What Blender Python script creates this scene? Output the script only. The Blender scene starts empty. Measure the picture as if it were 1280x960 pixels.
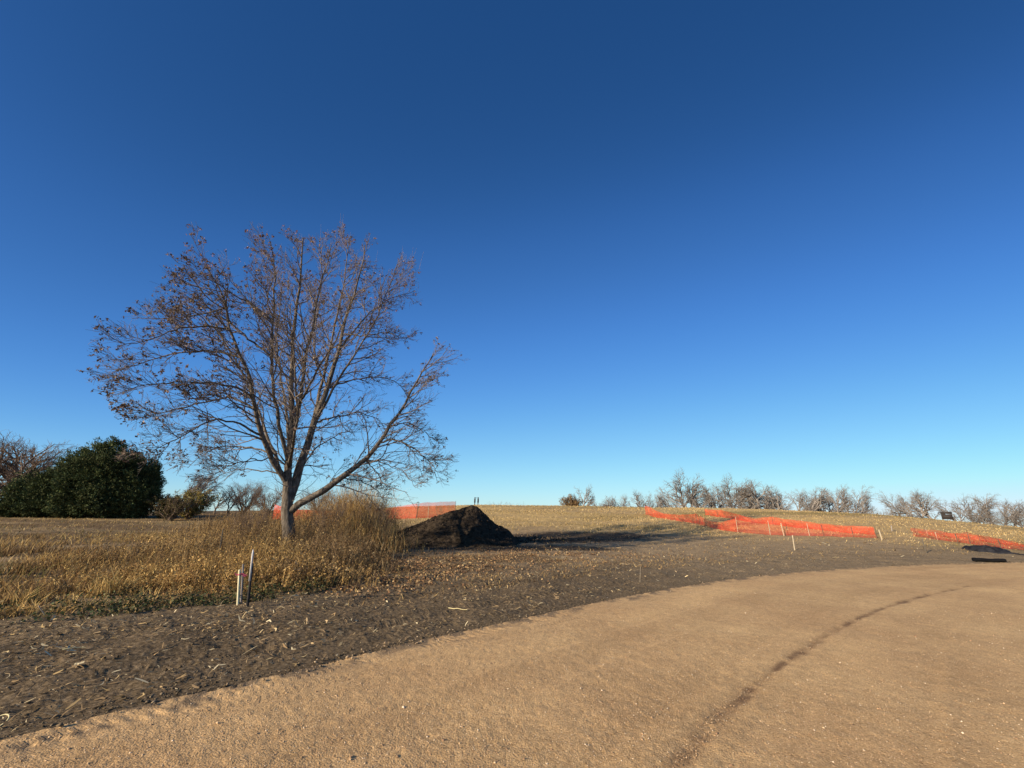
import bpy, math, random
import numpy as np
from mathutils import Vector, Matrix
rng = np.random.default_rng(7)
random.seed(7)
scene = bpy.context.scene
C = scene.collection
R = math.radians

# ------------------------------------------------------------------ camera
F = 490.0; CAMZ = 1.6
PITCH = math.atan(168/490.0); ROLL = R(0.9)
_r = np.array([1., 0, 0]); _f = np.array([0, math.cos(PITCH), math.sin(PITCH)]); _u = np.array([0, -math.sin(PITCH), math.cos(PITCH)])
RT = _r*math.cos(ROLL) + _u*math.sin(ROLL); UP = _u*math.cos(ROLL) - _r*math.sin(ROLL); FW = _f
cam_d = bpy.data.cameras.new('camera'); cam = bpy.data.objects.new('camera', cam_d); C.objects.link(cam)
cam_d.sensor_width = 36; cam_d.lens = 36*F/1280; cam_d.clip_start = 0.05; cam_d.clip_end = 8000
m = Matrix.Identity(4)
for i in range(3):
    m[i][0] = RT[i]; m[i][1] = UP[i]; m[i][2] = -FW[i]
m[2][3] = CAMZ
cam.matrix_world = m
scene.camera = cam

def ray(u, v):
    return FW*F + RT*(u-640) + UP*(480-v)
def az_of(u, v=640):
    d = ray(u, v); return math.atan2(d[0], d[1])

# ------------------------------------------------------------------ noise
def _hash(ix, iy, s):
    h = (ix.astype(np.int64)*374761393 + iy.astype(np.int64)*668265263 + s*974634777) & 0xffffffff
    h = ((h ^ (h >> 13))*1274126177) & 0xffffffff
    h = ((h ^ (h >> 16))*2246822519) & 0xffffffff
    return ((h ^ (h >> 15)) & 0xffffff)/float(0xffffff)
def vnoise(x, y, s=0):
    x = np.asarray(x, float); y = np.asarray(y, float)
    ix = np.floor(x); iy = np.floor(y); fx = x-ix; fy = y-iy
    fx = fx*fx*(3-2*fx); fy = fy*fy*(3-2*fy)
    a = _hash(ix, iy, s); b = _hash(ix+1, iy, s); c = _hash(ix, iy+1, s); d = _hash(ix+1, iy+1, s)
    return (a*(1-fx)+b*fx)*(1-fy) + (c*(1-fx)+d*fx)*fy
def fbm(x, y, o=4, s=0):
    t = 0; a = .5; n = 0
    for k in range(o):
        ca, sa = math.cos(.6+1.1*k+s), math.sin(.6+1.1*k+s); q = 2.03**k
        t = t + a*vnoise((np.asarray(x)*ca-np.asarray(y)*sa)*q+17.3*k, (np.asarray(x)*sa+np.asarray(y)*ca)*q-9.1*k, s+k); n += a; a *= .5
    return t/n
def sstep(a, b, x):
    t = np.clip((x-a)/(b-a), 0, 1); return t*t*(3-2*t)

# ------------------------------------------------------------------ terrain height (gentle rise to a crest, then falls away)
_sk = [(-400,634,110),(0,639.5,110),(300,638.5,105),(420,637,95),(520,633.5,85),(600,632,82),(700,633,82),(800,635,84),(900,636,84),
       (960,637.5,84),(1040,640.5,80),(1100,644,78),(1150,648,76),(1220,654,74),(1280,660,72),(1700,682,70)]
_A = []; _Z = []; _RC = []
for (u, v, rc) in _sk:
    d = ray(u, v); h = math.hypot(d[0], d[1])
    _A.append(math.atan2(d[0], d[1])); _Z.append(CAMZ + rc*d[2]/h); _RC.append(rc)
_A = [-3.2]+_A+[3.2]; _Z = [1.0]+_Z+[1.0]; _RC = [110]+_RC+[80]
def hbase(x, y):
    x = np.asarray(x, float); y = np.asarray(y, float)
    r = np.hypot(x, y); a = np.arctan2(x, y)
    zc = np.interp(a, _A, _Z); rc = np.interp(a, _A, _RC)
    t = np.clip((r/rc-.22)/.78, 0, 1)
    z = zc*np.sin(t*np.pi/2)**2
    z = z - (zc+1.2)*sstep(0, 90, r-rc)
    return z
def at(u, v, extra=0.0):
    d = ray(u, v); d = d/np.linalg.norm(d)
    t = 1.0; prev = t
    while t < 4000:
        p = d*t; p[2] += CAMZ
        if p[2] < hbase(p[0], p[1]) + extra:
            lo, hi = prev, t
            for _ in range(24):
                mi = (lo+hi)/2; q = d*mi
                if q[2]+CAMZ < hbase(q[0], q[1]) + extra: hi = mi
                else: lo = mi
            q = d*hi
            return np.array([q[0], q[1], float(hbase(q[0], q[1]))])
        prev = t; t *= 1.01
    q = d*150
    return np.array([q[0], q[1], float(hbase(q[0], q[1]))])
def at_r(u, r, v=640):
    a = az_of(u, v); x = r*math.sin(a); y = r*math.cos(a)
    return np.array([x, y, float(hbase(x, y))])
def height_at(P, u, v):
    """real height above P's ground of the point seen at pixel row v above it"""
    d = ray(u, v); r = math.hypot(P[0], P[1]); return CAMZ + r*d[2]/math.hypot(d[0], d[1]) - P[2]

# ------------------------------------------------------------------ mesh helpers
def mesh_obj(name, V, Fc, mat, parent=None, cols=None, smooth=False, uv=None):
    V = np.asarray(V, np.float32).reshape(-1, 3); Fc = np.asarray(Fc, np.int32)
    me = bpy.data.meshes.new(name)
    n = len(Fc); k = Fc.shape[1]
    me.vertices.add(len(V)); me.vertices.foreach_set('co', V.ravel())
    me.loops.add(n*k); me.loops.foreach_set('vertex_index', Fc.ravel())
    me.polygons.add(n); me.polygons.foreach_set('loop_start', np.arange(0, n*k, k, dtype=np.int32))
    if smooth: me.polygons.foreach_set('use_smooth', np.ones(n, bool))
    if cols is not None:
        ca = me.color_attributes.new('Col', 'FLOAT_COLOR', 'POINT')
        c4 = np.ones((len(V), 4), np.float32); c4[:, :cols.shape[1]] = cols
        ca.data.foreach_set('color', c4.ravel())
    if uv is not None:
        l = me.uv_layers.new(name='UVMap'); l.data.foreach_set('uv', np.asarray(uv, np.float32)[Fc.ravel()].ravel())
    me.update(calc_edges=True); me.validate()
    me.materials.append(mat)
    o = bpy.data.objects.new(name, me); C.objects.link(o)
    if parent is not None: o.parent = parent
    return o
def tag(o, label, cat, group=None, kind=None):
    if label: o['label'] = label
    if cat: o['category'] = cat
    if group: o['group'] = group
    if kind: o['kind'] = kind
    return o
def empty(name, loc, label, cat, group=None, rz=0):
    o = bpy.data.objects.new(name, None); C.objects.link(o); o.location = [float(c) for c in loc]; o.rotation_euler.z = rz
    o.empty_display_size = .2
    return tag(o, label, cat, group)

class MB:
    def __init__(s): s.V = []; s.F = []; s.n = 0
    def add(s, V, Fc):
        V = np.asarray(V, float).reshape(-1, 3); Fc = np.asarray(Fc, int)
        s.V.append(V); s.F.append(Fc+s.n); s.n += len(V)
    def build(s, name, mat, parent=None, smooth=False):
        Fq = [f for f in s.F if f.shape[1] == 4]; Ft = [f for f in s.F if f.shape[1] == 3]
        Fa = []
        if Fq and Ft:
            for f in Ft: Fa.append(f)
            for f in Fq: Fa += [f[:, :3], f[:, [0, 2, 3]]]
        else: Fa = s.F
        return mesh_obj(name, np.vstack(s.V), np.vstack(Fa), mat, parent, smooth=smooth)
    def box(s, c, sx, sy, sz, rot=None):
        v = np.array([[i, j, k] for i in (-.5, .5) for j in (-.5, .5) for k in (-.5, .5)])*[sx, sy, sz]
        if rot is not None: v = v @ np.asarray(rot).T
        s.add(v+np.asarray(c), [[0,1,3,2],[4,6,7,5],[0,4,5,1],[2,3,7,6],[0,2,6,4],[1,5,7,3]])
    def tube(s, pts, rad, n=8, cap=True):
        P = np.asarray(pts, float)[None]; Rr = np.asarray(rad, float)*np.ones(len(pts))
        V, Fc = tubes(P, Rr[None], n)
        s.add(V, Fc)
        if cap:
            K = len(pts)
            for base, rev in ((0, True), ((K-1)*n, False)):
                c = V[base:base+n].mean(0); vv = np.vstack([V[base:base+n], c[None]])
                f = [[i, (i+1) % n, n] if not rev else [(i+1) % n, i, n] for i in range(n)]
                s.add(vv, f)

def tubes(P, Rad, n):
    """P (N,K,3), Rad (N,K) -> vertices and quads of N tapered tubes"""
    N, K, _ = P.shape
    T = np.zeros_like(P); T[:, 1:-1] = P[:, 2:]-P[:, :-2]; T[:, 0] = P[:, 1]-P[:, 0]; T[:, -1] = P[:, -1]-P[:, -2]
    T /= np.linalg.norm(T, axis=2, keepdims=True)+1e-9
    ref = np.where(np.abs(T[:, :1, 2:3]) > .8, np.array([[[1., 0, 0]]]), np.array([[[0, 0, 1.]]]))
    ref = np.repeat(ref, K, 1)
    A = np.cross(T, ref); A /= np.linalg.norm(A, axis=2, keepdims=True)+1e-9
    B = np.cross(T, A)
    an = np.arange(n)*2*np.pi/n
    V = P[:, :, None] + Rad[:, :, None, None]*(A[:, :, None]*np.cos(an)[None, None, :, None] + B[:, :, None]*np.sin(an)[None, None, :, None])
    idx = np.arange(N*K*n).reshape(N, K, n)
    a = idx[:, :-1]; b = np.roll(a, -1, 2); c = idx[:, 1:]; d = np.roll(c, -1, 2)
    Fc = np.stack([a, b, d, c], -1).reshape(-1, 4)
    return V.reshape(-1, 3), Fc
def norm(v): return v/(np.linalg.norm(v, axis=-1, keepdims=True)+1e-9)
def cat_vf(parts):
    V = []; Fc = []; n = 0
    for v, f in parts:
        V.append(v); Fc.append(f+n); n += len(v)
    return np.vstack(V), np.vstack(Fc)

# ------------------------------------------------------------------ materials
def new_mat(name):
    mt = bpy.data.materials.new(name); mt.use_nodes = True
    nt = mt.node_tree; b = nt.nodes['Principled BSDF']
    b.inputs['Roughness'].default_value = .9; b.inputs['Specular IOR Level'].default_value = .15
    return mt, nt, b
def nd(nt, t, **kw):
    n = nt.nodes.new(t)
    for k, v in kw.items():
        if k in n.inputs: n.inputs[k].default_value = v
        else: setattr(n, k, v)
    return n
def noise_n(nt, scale, detail=4, rough=.55, vec=None, stretch=None):
    n = nd(nt, 'ShaderNodeTexNoise', Scale=scale, Detail=detail, Roughness=rough)
    tc = vec
    if tc is None:
        g = nd(nt, 'ShaderNodeTexCoord'); tc = g.outputs['Object']
    if stretch is not None:
        mp = nd(nt, 'ShaderNodeMapping'); mp.inputs['Scale'].default_value = stretch
        nt.links.new(tc, mp.inputs['Vector']); tc = mp.outputs[0]
    nt.links.new(tc, n.inputs['Vector']); return n
def ramp(nt, fac, stops):
    r = nd(nt, 'ShaderNodeValToRGB')
    e = r.color_ramp.elements
    while len(e) < len(stops): e.new(.5)
    for i, (p, c) in enumerate(stops):
        e[i].position = p; e[i].color = (*c, 1) if len(c) == 3 else c
    nt.links.new(fac, r.inputs[0]); return r
def mix(nt, fac, a, b, mode='MIX'):
    n = nd(nt, 'ShaderNodeMix', data_type='RGBA', blend_type=mode)
    for s, v in ((n.inputs['Factor'], fac), (n.inputs['A'], a), (n.inputs['B'], b)):
        pass
    fi = n.inputs[0]; ai = n.inputs[6]; bi = n.inputs[7]
    for s, v in ((fi, fac), (ai, a), (bi, b)):
        if hasattr(v, 'links'): nt.links.new(v, s)
        elif isinstance(v, (int, float)): s.default_value = v
        else: s.default_value = (*v, 1)
    return n.outputs[2]
def bump(nt, b, hsock, strength, dist):
    n = nd(nt, 'ShaderNodeBump'); n.inputs['Strength'].default_value = strength; n.inputs['Distance'].default_value = dist
    nt.links.new(hsock, n.inputs['Height']); nt.links.new(n.outputs[0], b.inputs['Normal']); return n
def simple_mat(name, c1, c2, scale=8, rough=.85, bmp=.3, dist=.01, spec=.15, stretch=None):
    mt, nt, b = new_mat(name)
    n = noise_n(nt, scale, 5, .6, stretch=stretch)
    r = ramp(nt, n.outputs['Fac'], [(.3, c1), (.7, c2)])
    nt.links.new(r.outputs[0], b.inputs['Base Color'])
    b.inputs['Roughness'].default_value = rough; b.inputs['Specular IOR Level'].default_value = spec
    if bmp: bump(nt, b, n.outputs['Fac'], bmp, dist)
    return mt
def col_mat(name, rough=.85, transl=0.0, nscale=3.0, var=.35, spec=.1):
    """colour from the object's own per-leaf / per-blade attribute, varied by noise"""
    mt, nt, b = new_mat(name)
    a = nd(nt, 'ShaderNodeVertexColor'); a.layer_name = 'Col'
    n = noise_n(nt, nscale, 3)
    r = ramp(nt, n.outputs['Fac'], [(.3, (1-var,)*3), (.7, (1+var*.5,)*3)])
    c = mix(nt, 1.0, a.outputs[0], r.outputs[0], 'MULTIPLY')
    nt.links.new(c, b.inputs['Base Color'])
    b.inputs['Roughness'].default_value = rough; b.inputs['Specular IOR Level'].default_value = spec
    if transl > 0:
        t = nd(nt, 'ShaderNodeBsdfTranslucent'); nt.links.new(c, t.inputs['Color'])
        ms = nd(nt, 'ShaderNodeMixShader'); ms.inputs[0].default_value = transl
        nt.links.new(b.outputs[0], ms.inputs[1]); nt.links.new(t.outputs[0], ms.inputs[2])
        nt.links.new(ms.outputs[0], nt.nodes['Material Output'].inputs['Surface'])
    return mt

def tread(nt, bands, thr=(.42, .56)):
    """tyre tread pressed into the surface along lines that follow the road (UV = metres along, metres from the edge)"""
    def M(op, a, b=None):
        n = nd(nt, 'ShaderNodeMath', operation=op)
        for i, v in enumerate((a, b)):
            if v is None: continue
            if hasattr(v, 'links'): nt.links.new(v, n.inputs[i])
            else: n.inputs[i].default_value = v
        return n.outputs[0]
    tc = nd(nt, 'ShaderNodeTexCoord'); sep = nd(nt, 'ShaderNodeSeparateXYZ'); nt.links.new(tc.outputs['UV'], sep.inputs[0])
    wob = noise_n(nt, .35, 2); wv = M('MULTIPLY', M('SUBTRACT', wob.outputs['Fac'], .5), .5)
    brk = noise_n(nt, .8, 3, .6)
    bm = nd(nt, 'ShaderNodeMapRange', interpolation_type='SMOOTHSTEP'); nt.links.new(brk.outputs['Fac'], bm.inputs[0]); bm.inputs[1].default_value = thr[0]; bm.inputs[2].default_value = thr[1]
    al = sep.outputs[0]; sd = M('ADD', sep.outputs[1], wv); tot = None
    for (c0, w, per, amp) in bands:
        d = M('DIVIDE', M('ABSOLUTE', M('SUBTRACT', sd, c0)), w)
        ins = M('LESS_THAN', d, 1.0)
        st = M('SINE', M('ADD', M('MULTIPLY', al, 6.2832/per), M('MULTIPLY', d, 2.2)))
        bar = nd(nt, 'ShaderNodeMapRange', interpolation_type='SMOOTHSTEP'); nt.links.new(st, bar.inputs[0]); bar.inputs[1].default_value = -.2; bar.inputs[2].default_value = .5
        h = M('MULTIPLY', M('MULTIPLY', bar.outputs[0], ins), amp)
        tot = h if tot is None else M('ADD', tot, h)
    return M('MULTIPLY', tot, bm.outputs[0]), M
# ground: masks carried per vertex (R soil, G golden stubble, B green)
def ground_mat():
    mt, nt, b = new_mat('field_ground')
    a = nd(nt, 'ShaderNodeVertexColor'); a.layer_name = 'Col'
    sp = nd(nt, 'ShaderNodeSeparateColor'); nt.links.new(a.outputs[0], sp.inputs[0])
    n1 = noise_n(nt, 1.3, 6, .65); n2 = noise_n(nt, 22, 6, .7); n3 = noise_n(nt, 90, 4, .7)
    soil = ramp(nt, n2.outputs['Fac'], [(.28, (.040, .028, .016)), (.5, (.135, .097, .057)), (.72, (.30, .225, .14))]).outputs[0]
    litter = ramp(nt, n2.outputs['Fac'], [(.26, (.10, .072, .040)), (.5, (.29, .212, .125)), (.74, (.50, .385, .235))]).outputs[0]
    gold = ramp(nt, n2.outputs['Fac'], [(.28, (.17, .115, .045)), (.5, (.48, .335, .145)), (.72, (.72, .53, .27))]).outputs[0]
    green = ramp(nt, n2.outputs['Fac'], [(.3, (.10, .082, .028)), (.7, (.26, .20, .075))]).outputs[0]
    c = mix(nt, sp.outputs[0], litter, soil)
    c = mix(nt, sp.outputs[1], c, gold)
    c = mix(nt, sp.outputs[2], c, green)
    a2 = nd(nt, 'ShaderNodeVertexColor'); a2.layer_name = 'Col2'
    s2 = nd(nt, 'ShaderNodeSeparateColor'); nt.links.new(a2.outputs[0], s2.inputs[0])
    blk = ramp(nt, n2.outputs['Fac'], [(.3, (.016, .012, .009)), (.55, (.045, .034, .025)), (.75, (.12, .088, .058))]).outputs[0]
    brn = ramp(nt, n2.outputs['Fac'], [(.3, (.075, .05, .026)), (.55, (.17, .115, .062)), (.75, (.34, .24, .13))]).outputs[0]
    c = mix(nt, s2.outputs[1], c, brn)
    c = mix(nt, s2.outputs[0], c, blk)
    v = ramp(nt, n1.outputs['Fac'], [(.3, (.78, .78, .78)), (.7, (1.18, 1.15, 1.1))]).outputs[0]
    c = mix(nt, 1.0, c, v, 'MULTIPLY')
    g = ramp(nt, n3.outputs['Fac'], [(.3, (.72,)*3), (.7, (1.25,)*3)]).outputs[0]
    c = mix(nt, 1.0, c, g, 'MULTIPLY')
    nt.links.new(c, b.inputs['Base Color'])
    b.inputs['Roughness'].default_value = 1.0; b.inputs['Specular IOR Level'].default_value = .05
    ad = nd(nt, 'ShaderNodeMath', operation='ADD'); nt.links.new(n2.outputs['Fac'], ad.inputs[0])
    ml = nd(nt, 'ShaderNodeMath', operation='MULTIPLY'); ml.inputs[1].default_value = .4
    nt.links.new(n3.outputs['Fac'], ml.inputs[0]); nt.links.new(ml.outputs[0], ad.inputs[1])
    th, M = tread(nt, [(.45, .14, .11, .8), (1.3, .20, .15, 1.0), (2.9, .22, .15, .9), (3.5, .18, .13, .6), (4.8, .22, .16, .7)], (.44, .58))
    hs = M('SUBTRACT', ad.outputs[0], M('MULTIPLY', th, .8))
    bump(nt, b, hs, .6, .024)
    return mt
def road_mat():
    mt, nt, b = new_mat('road_gravel')
    a = nd(nt, 'ShaderNodeVertexColor'); a.layer_name = 'Col'
    sp = nd(nt, 'ShaderNodeSeparateColor'); nt.links.new(a.outputs[0], sp.inputs[0])
    tc = nd(nt, 'ShaderNodeTexCoord')
    n1 = noise_n(nt, .45, 5, .6); n2 = noise_n(nt, 55, 5, .75); nm = noise_n(nt, 7, 5, .65)
    vo = nd(nt, 'ShaderNodeTexVoronoi', Scale=75.0); nt.links.new(tc.outputs['Object'], vo.inputs['Vector'])
    c = ramp(nt, n2.outputs['Fac'], [(.26, (.29, .182, .082)), (.5, (.54, .355, .172)), (.74, (.72, .51, .275))]).outputs[0]
    sc = ramp(nt, vo.outputs['Color'], [(.05, (.62, .58, .56)), (.35, (1., 1., 1.)), (.85, (1.05, 1.03, 1.0)), (.97, (1.5, 1.5, 1.55))]).outputs[0]
    c = mix(nt, .8, c, sc, 'MULTIPLY')
    v = ramp(nt, n1.outputs['Fac'], [(.3, (.88, .84, .82)), (.7, (1.08, 1.08, 1.06))]).outputs[0]
    c = mix(nt, 1.0, c, v, 'MULTIPLY')
    vm = ramp(nt, nm.outputs['Fac'], [(.3, (.86, .85, .84)), (.7, (1.10, 1.10, 1.10))]).outputs[0]
    c = mix(nt, 1.0, c, vm, 'MULTIPLY')
    bd = ramp(nt, sp.outputs[2], [(0, (.87, .86, .85)), (.5, (1., 1., 1.)), (1, (1.12, 1.12, 1.10))]).outputs[0]
    c = mix(nt, 1.0, c, bd, 'MULTIPLY')
    dk = ramp(nt, n2.outputs['Fac'], [(.3, (.12, .068, .034)), (.7, (.29, .175, .09))]).outputs[0]
    c = mix(nt, sp.outputs[0], c, dk)          # damp disturbed streak
    so = ramp(nt, n2.outputs['Fac'], [(.3, (.06, .045, .03)), (.7, (.20, .15, .10))]).outputs[0]
    c = mix(nt, sp.outputs[1], c, so)          # soil tracked onto the edge
    nt.links.new(c, b.inputs['Base Color'])
    b.inputs['Roughness'].default_value = .95; b.inputs['Specular IOR Level'].default_value = .1
    vb = nd(nt, 'ShaderNodeMath', operation='SUBTRACT'); nt.links.new(n2.outputs['Fac'], vb.inputs[0])
    ml = nd(nt, 'ShaderNodeMath', operation='MULTIPLY'); ml.inputs[1].default_value = .8
    nt.links.new(vo.outputs['Distance'], ml.inputs[0]); nt.links.new(ml.outputs[0], vb.inputs[1])
    th, M = tread(nt, [(-.28, .09, .085, .75), (-.58, .06, .075, .3)])
    hs = M('SUBTRACT', M('MULTIPLY', vb.outputs[0], .62), th)
    bump(nt, b, hs, .7, .011)
    nt.links.new(mix(nt, M('MULTIPLY', th, .30), c, (.10, .062, .034)), b.inputs['Base Color'])
    return mt

# ------------------------------------------------------------------ plan: curves on the ground taken as real positions
def world_curve(px): return np.array([at(u, v)[:2] for u, v in px])
edge_px = [(0,917),(160,881),(300,846),(400,822),(500,806),(560,791),(620,775),(700,759),(800,738),(900,722),(1000,711),(1100,705.5),(1200,703),(1280,702.5)]
EDGE = world_curve(edge_px)
d0 = EDGE[0]-EDGE[2]; d0 /= np.linalg.norm(d0)
d1 = EDGE[-1]-EDGE[-3]; d1 /= np.linalg.norm(d1)
EDGE = np.vstack([EDGE[0]+d0*40, EDGE[0]+d0*8, EDGE, EDGE[-1]+d1*8, EDGE[-1]+d1*70+np.array([0, -12])])
def resample(P, n):
    P = np.asarray(P, float); s = np.r_[0, np.cumsum(np.linalg.norm(np.diff(P, axis=0), axis=1))]
    t = np.linspace(0, s[-1], n)
    return np.stack([np.interp(t, s, P[:, i]) for i in range(P.shape[1])], 1)
def smooth_curve(P, n):
    Q = resample(P, n)
    for _ in range(6): Q[1:-1] = (Q[:-2]+Q[1:-1]*2+Q[2:])/4
    return Q
EDGE = smooth_curve(EDGE, 56)
def sdist(x, y, Cv):
    """signed distance to a polyline, positive on its left side (the field), plus arc length"""
    P = np.stack([np.ravel(x), np.ravel(y)], 1); best = np.full(len(P), 1e9); sg = np.ones(len(P)); al = np.zeros(len(P)); acc = 0
    for a, b in zip(Cv[:-1], Cv[1:]):
        ab = b-a; L = np.hypot(*ab); w = P-a
        t = np.clip((w@ab)/(L*L), 0, 1)
        q = w-t[:, None]*ab; d = np.hypot(q[:, 0], q[:, 1])
        cr = ab[0]*w[:, 1]-ab[1]*w[:, 0]
        k = d < best; best[k] = d[k]; sg[k] = np.sign(cr[k]); al[k] = acc+t[k]*L; acc += L
    return (best*sg).reshape(np.shape(x)), al.reshape(np.shape(x))
# edge of the weedy verge (north of it grass and weeds, south of it the bare dirt lane)
VERGE = smooth_curve(np.vstack([at(-500, 800)[:2], world_curve([(-150,796),(0,786),(100,780),(200,770),(300,757),(380,747),(440,738),(470,724),(500,704),(490,690),(470,672),(440,655),(430,648)])]), 40)
def in_verge(x, y): return sdist(x, y, VERGE)[0]
STREAK = smooth_curve(world_curve([(1214,733),(1160,744),(1100,762),(1060,779),(1010,812),(960,845),(920,880),(885,915),(850,950),(800,1010)]), 44)

def terrain_z(x, y, fine=True):
    """ground height with its roughness"""
    z = hbase(x, y); r = np.hypot(x, y)
    sd, al = sdist(x, y, EDGE)
    f = sstep(-.05, .5, sd)*(1-sstep(60, 160, r)*.5)
    z = z + f*(.10*(fbm(x*.35, y*.35, 3, 5)-.5) + .07*(fbm(x*1.6, y*1.6, 3, 11)-.5))
    if fine:
        cl = fbm(x*7, y*7, 4, 21)
        wp = fbm(x*1.7, y*1.7, 2, 25)-.5; lane = fbm(sd*12+wp*5, al*4.5+wp*7, 3, 23)
        z = z + f*.022*(np.maximum(cl-.52, 0)*1.7-.1) + f*.018*(lane-.5) + f*.016*(fbm(x*30, y*30, 2, 31)-.5)
        # wheel ruts along the dirt lane
        for o_, w_, dd in ((1.1, .16, .035), (1.45, .12, .02), (2.9, .18, .035), (3.3, .13, .02), (4.6, .2, .02)):
            wob = .12*(vnoise(al*.25, al*0+o_, 3)-.5)*2
            g = np.exp(-((sd-o_-wob)/w_)**2)
            z = z - dd*g*(.5+.5*fbm(al*.9, al*0+o_, 2, 33)) + .5*dd*np.exp(-((sd-o_-wob-w_*1.9)/(w_*.7))**2)
    z = z - .05*sstep(.1, -.3, sd)
    return z
def road_z(x, y, sd, al):
    z = hbase(x, y) + .028*sstep(0, .7, -sd) - .012
    z = z + .02*(fbm(x*.5, y*.5, 3, 41)-.5) + .010*(fbm(x*5, y*5, 3, 47)-.5) + .007*(fbm(x*24, y*24, 2, 51)-.5)
    # ridge of bladed gravel + tread marks along the edge
    near = np.exp(-((sd+.28)/.10)**2); z = z - .010*near*(.5+.5*np.sin(al*44+10*(sd+.28)))*sstep(.3, .6, vnoise(al*.35, al*0, 8))
    z = z + .016*np.exp(-((sd+.05)/.07)**2)*(fbm(x*22, y*22, 2, 61))
    for o_ in (-.75, -1.55, -2.3, -3.4, -5.0):
        wob = .25*(vnoise(al*.12, al*0+o_, 4)-.5)
        z = z + .010*np.exp(-((sd-o_-wob)/.05)**2)*vnoise(al*2.1, al*0+o_, 9) - .008*np.exp(-((sd-o_-wob-.13)/.08)**2)
    return z

def polar_grid():
    A = np.r_[np.linspace(-math.pi, -1.12, 60, endpoint=False), np.linspace(-1.12, 1.12, 1000), np.linspace(1.12, math.pi, 61)[1:]]
    rr = [0.6]
    while rr[-1] < 170:
        rr.append(rr[-1]*(1+ (.02 if rr[-1] < 2 else .0052 if rr[-1] < 9 else .0078)))
    while rr[-1] < 7000: rr.append(rr[-1]*1.12)
    return A, np.array(rr)
A_, R_ = polar_grid()
RR, AA = np.meshgrid(R_, A_, indexing='ij')
X = RR*np.sin(AA); Y = RR*np.cos(AA)
SD, AL = sdist(X, Y, EDGE)
VG = in_verge(X, Y)
Z = terrain_z(X, Y)
nr, na = X.shape
idx = np.arange(nr*na).reshape(nr, na)
FQ = np.stack([idx[:-1, :-1], idx[:-1, 1:], idx[1:, 1:], idx[1:, :-1]], -1).reshape(-1, 4)[:, ::-1]
# masks
nz = fbm(X*.25, Y*.25, 4, 71)
nz2 = fbm(X*1.1, Y*1.1, 4, 77)
az = np.arctan2(X, Y)
soil = 1-sstep(2.2, 6.5, SD + (nz-.5)*5)*.85
soil = np.clip(soil + .25*sstep(.56, .66, nz2), 0, 1)*(1-.62*sstep(1, 9, X))
gold = sstep(30, 44, RR + (nz-.5)*16)*(1-.6*sstep(-.12, -.3, az))
gold = gold*(.55+.45*sstep(.35, .6, fbm(X*.06+3, Y*.3, 3, 83)))
vg = sstep(-.3, .6, VG + (nz2-.5)*1.2)
gold = np.maximum(gold, vg*.30*sstep(.4, .6, nz2)); soil = soil*(1-vg*.7)
green = .6*sstep(.45, .62, fbm(X*.05+9, Y*.14+4, 3, 91))*sstep(28, 45, RR)*sstep(.0, .5, az)
green = np.maximum(green, .35*vg*sstep(.5, .65, nz))
cols = np.stack([soil, gold, green], -1).reshape(-1, 3)
M_ground = ground_mat(); M_road = road_mat()
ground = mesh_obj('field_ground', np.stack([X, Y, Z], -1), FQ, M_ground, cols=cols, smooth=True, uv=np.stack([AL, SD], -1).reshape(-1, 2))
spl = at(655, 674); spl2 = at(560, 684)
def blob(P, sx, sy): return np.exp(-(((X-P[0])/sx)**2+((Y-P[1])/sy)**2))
topsoil_and_shade = np.clip(sstep(.25, .6, (blob(spl, 6.5, 2.6)+blob(spl2, 5.5, 1.8)+.8*blob(at(740, 669), 6, 2.6)+.75*blob(at(690, 685), 4.5, 1.3))*(.5+nz2)), 0, 1)*.9  # spilled topsoil, widened and darkened to paint in the tree's shadow
brown_and_shade = sstep(-.25, -.4, az)*sstep(24, 34, RR+(nz-.5)*14)*(1-.5*sstep(.5, .65, fbm(X*.1, Y*.4, 3, 93)))  # brown mown strip, with shade under the far treeline painted in
brown_and_shade = np.maximum(brown_and_shade, .85*sstep(.3, .6, (blob(at(520, 708), 3.0, 1.6)+blob(at(620, 698), 4, 1.6))*(.5+nz2)))
brown_and_shade = np.maximum(brown_and_shade, vg*.6*sstep(.45, .6, fbm(X*.5, Y*.5, 3, 95)))
c2 = ground.data.color_attributes.new('Col2', 'FLOAT_COLOR', 'POINT'); q4 = np.ones((nr*na, 4), np.float32); q4[:, 0] = topsoil_and_shade.ravel(); q4[:, 1] = brown_and_shade.ravel(); c2.data.foreach_set('color', q4.ravel())
tag(ground, 'dark soil and straw covered field rising to a low crest', 'ground', kind='structure')
# the gravel road, its own sheet over the sunk ground
jag = SD + .10*(fbm(X*3, Y*3, 3, 101)-.5) + .05*(fbm(X*14, Y*14, 2, 103)-.5)
ins = (jag < 0) & (RR < 160)
fm = ins.ravel()[FQ].all(1)
FR = FQ[fm]
used = np.unique(FR); remap = np.full(nr*na, -1); remap[used] = np.arange(len(used))
ZR = road_z(X, Y, SD, AL)
sdk, alk = sdist(X, Y, STREAK)
wst = (.022+.04*vnoise(alk*.8, alk*0, 12)+.03*vnoise(alk*3.5, alk*0, 16))
stq = np.exp(-(np.abs(sdk + .08*(fbm(X*3, Y*3, 3, 14)-.5))/wst)**2)
stk = np.clip(stq*(.25+1.1*sstep(.3, .65, fbm(X*6, Y*6, 3, 15))), 0, 1)*(.6+.4*sstep(.25, .6, vnoise(alk*1.1, alk*0, 19)))
ZR = ZR - .012*stq + .008*np.exp(-((np.abs(sdk)-.17)/.06)**2)
edk = sstep(.55, .05, -SD + .5*(nz2-.5))*sstep(.42, .62, fbm(X*5, Y*5, 3, 17))*.8
wb = .5*(fbm(X*.35, Y*.35, 2, 18)-.5)
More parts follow.
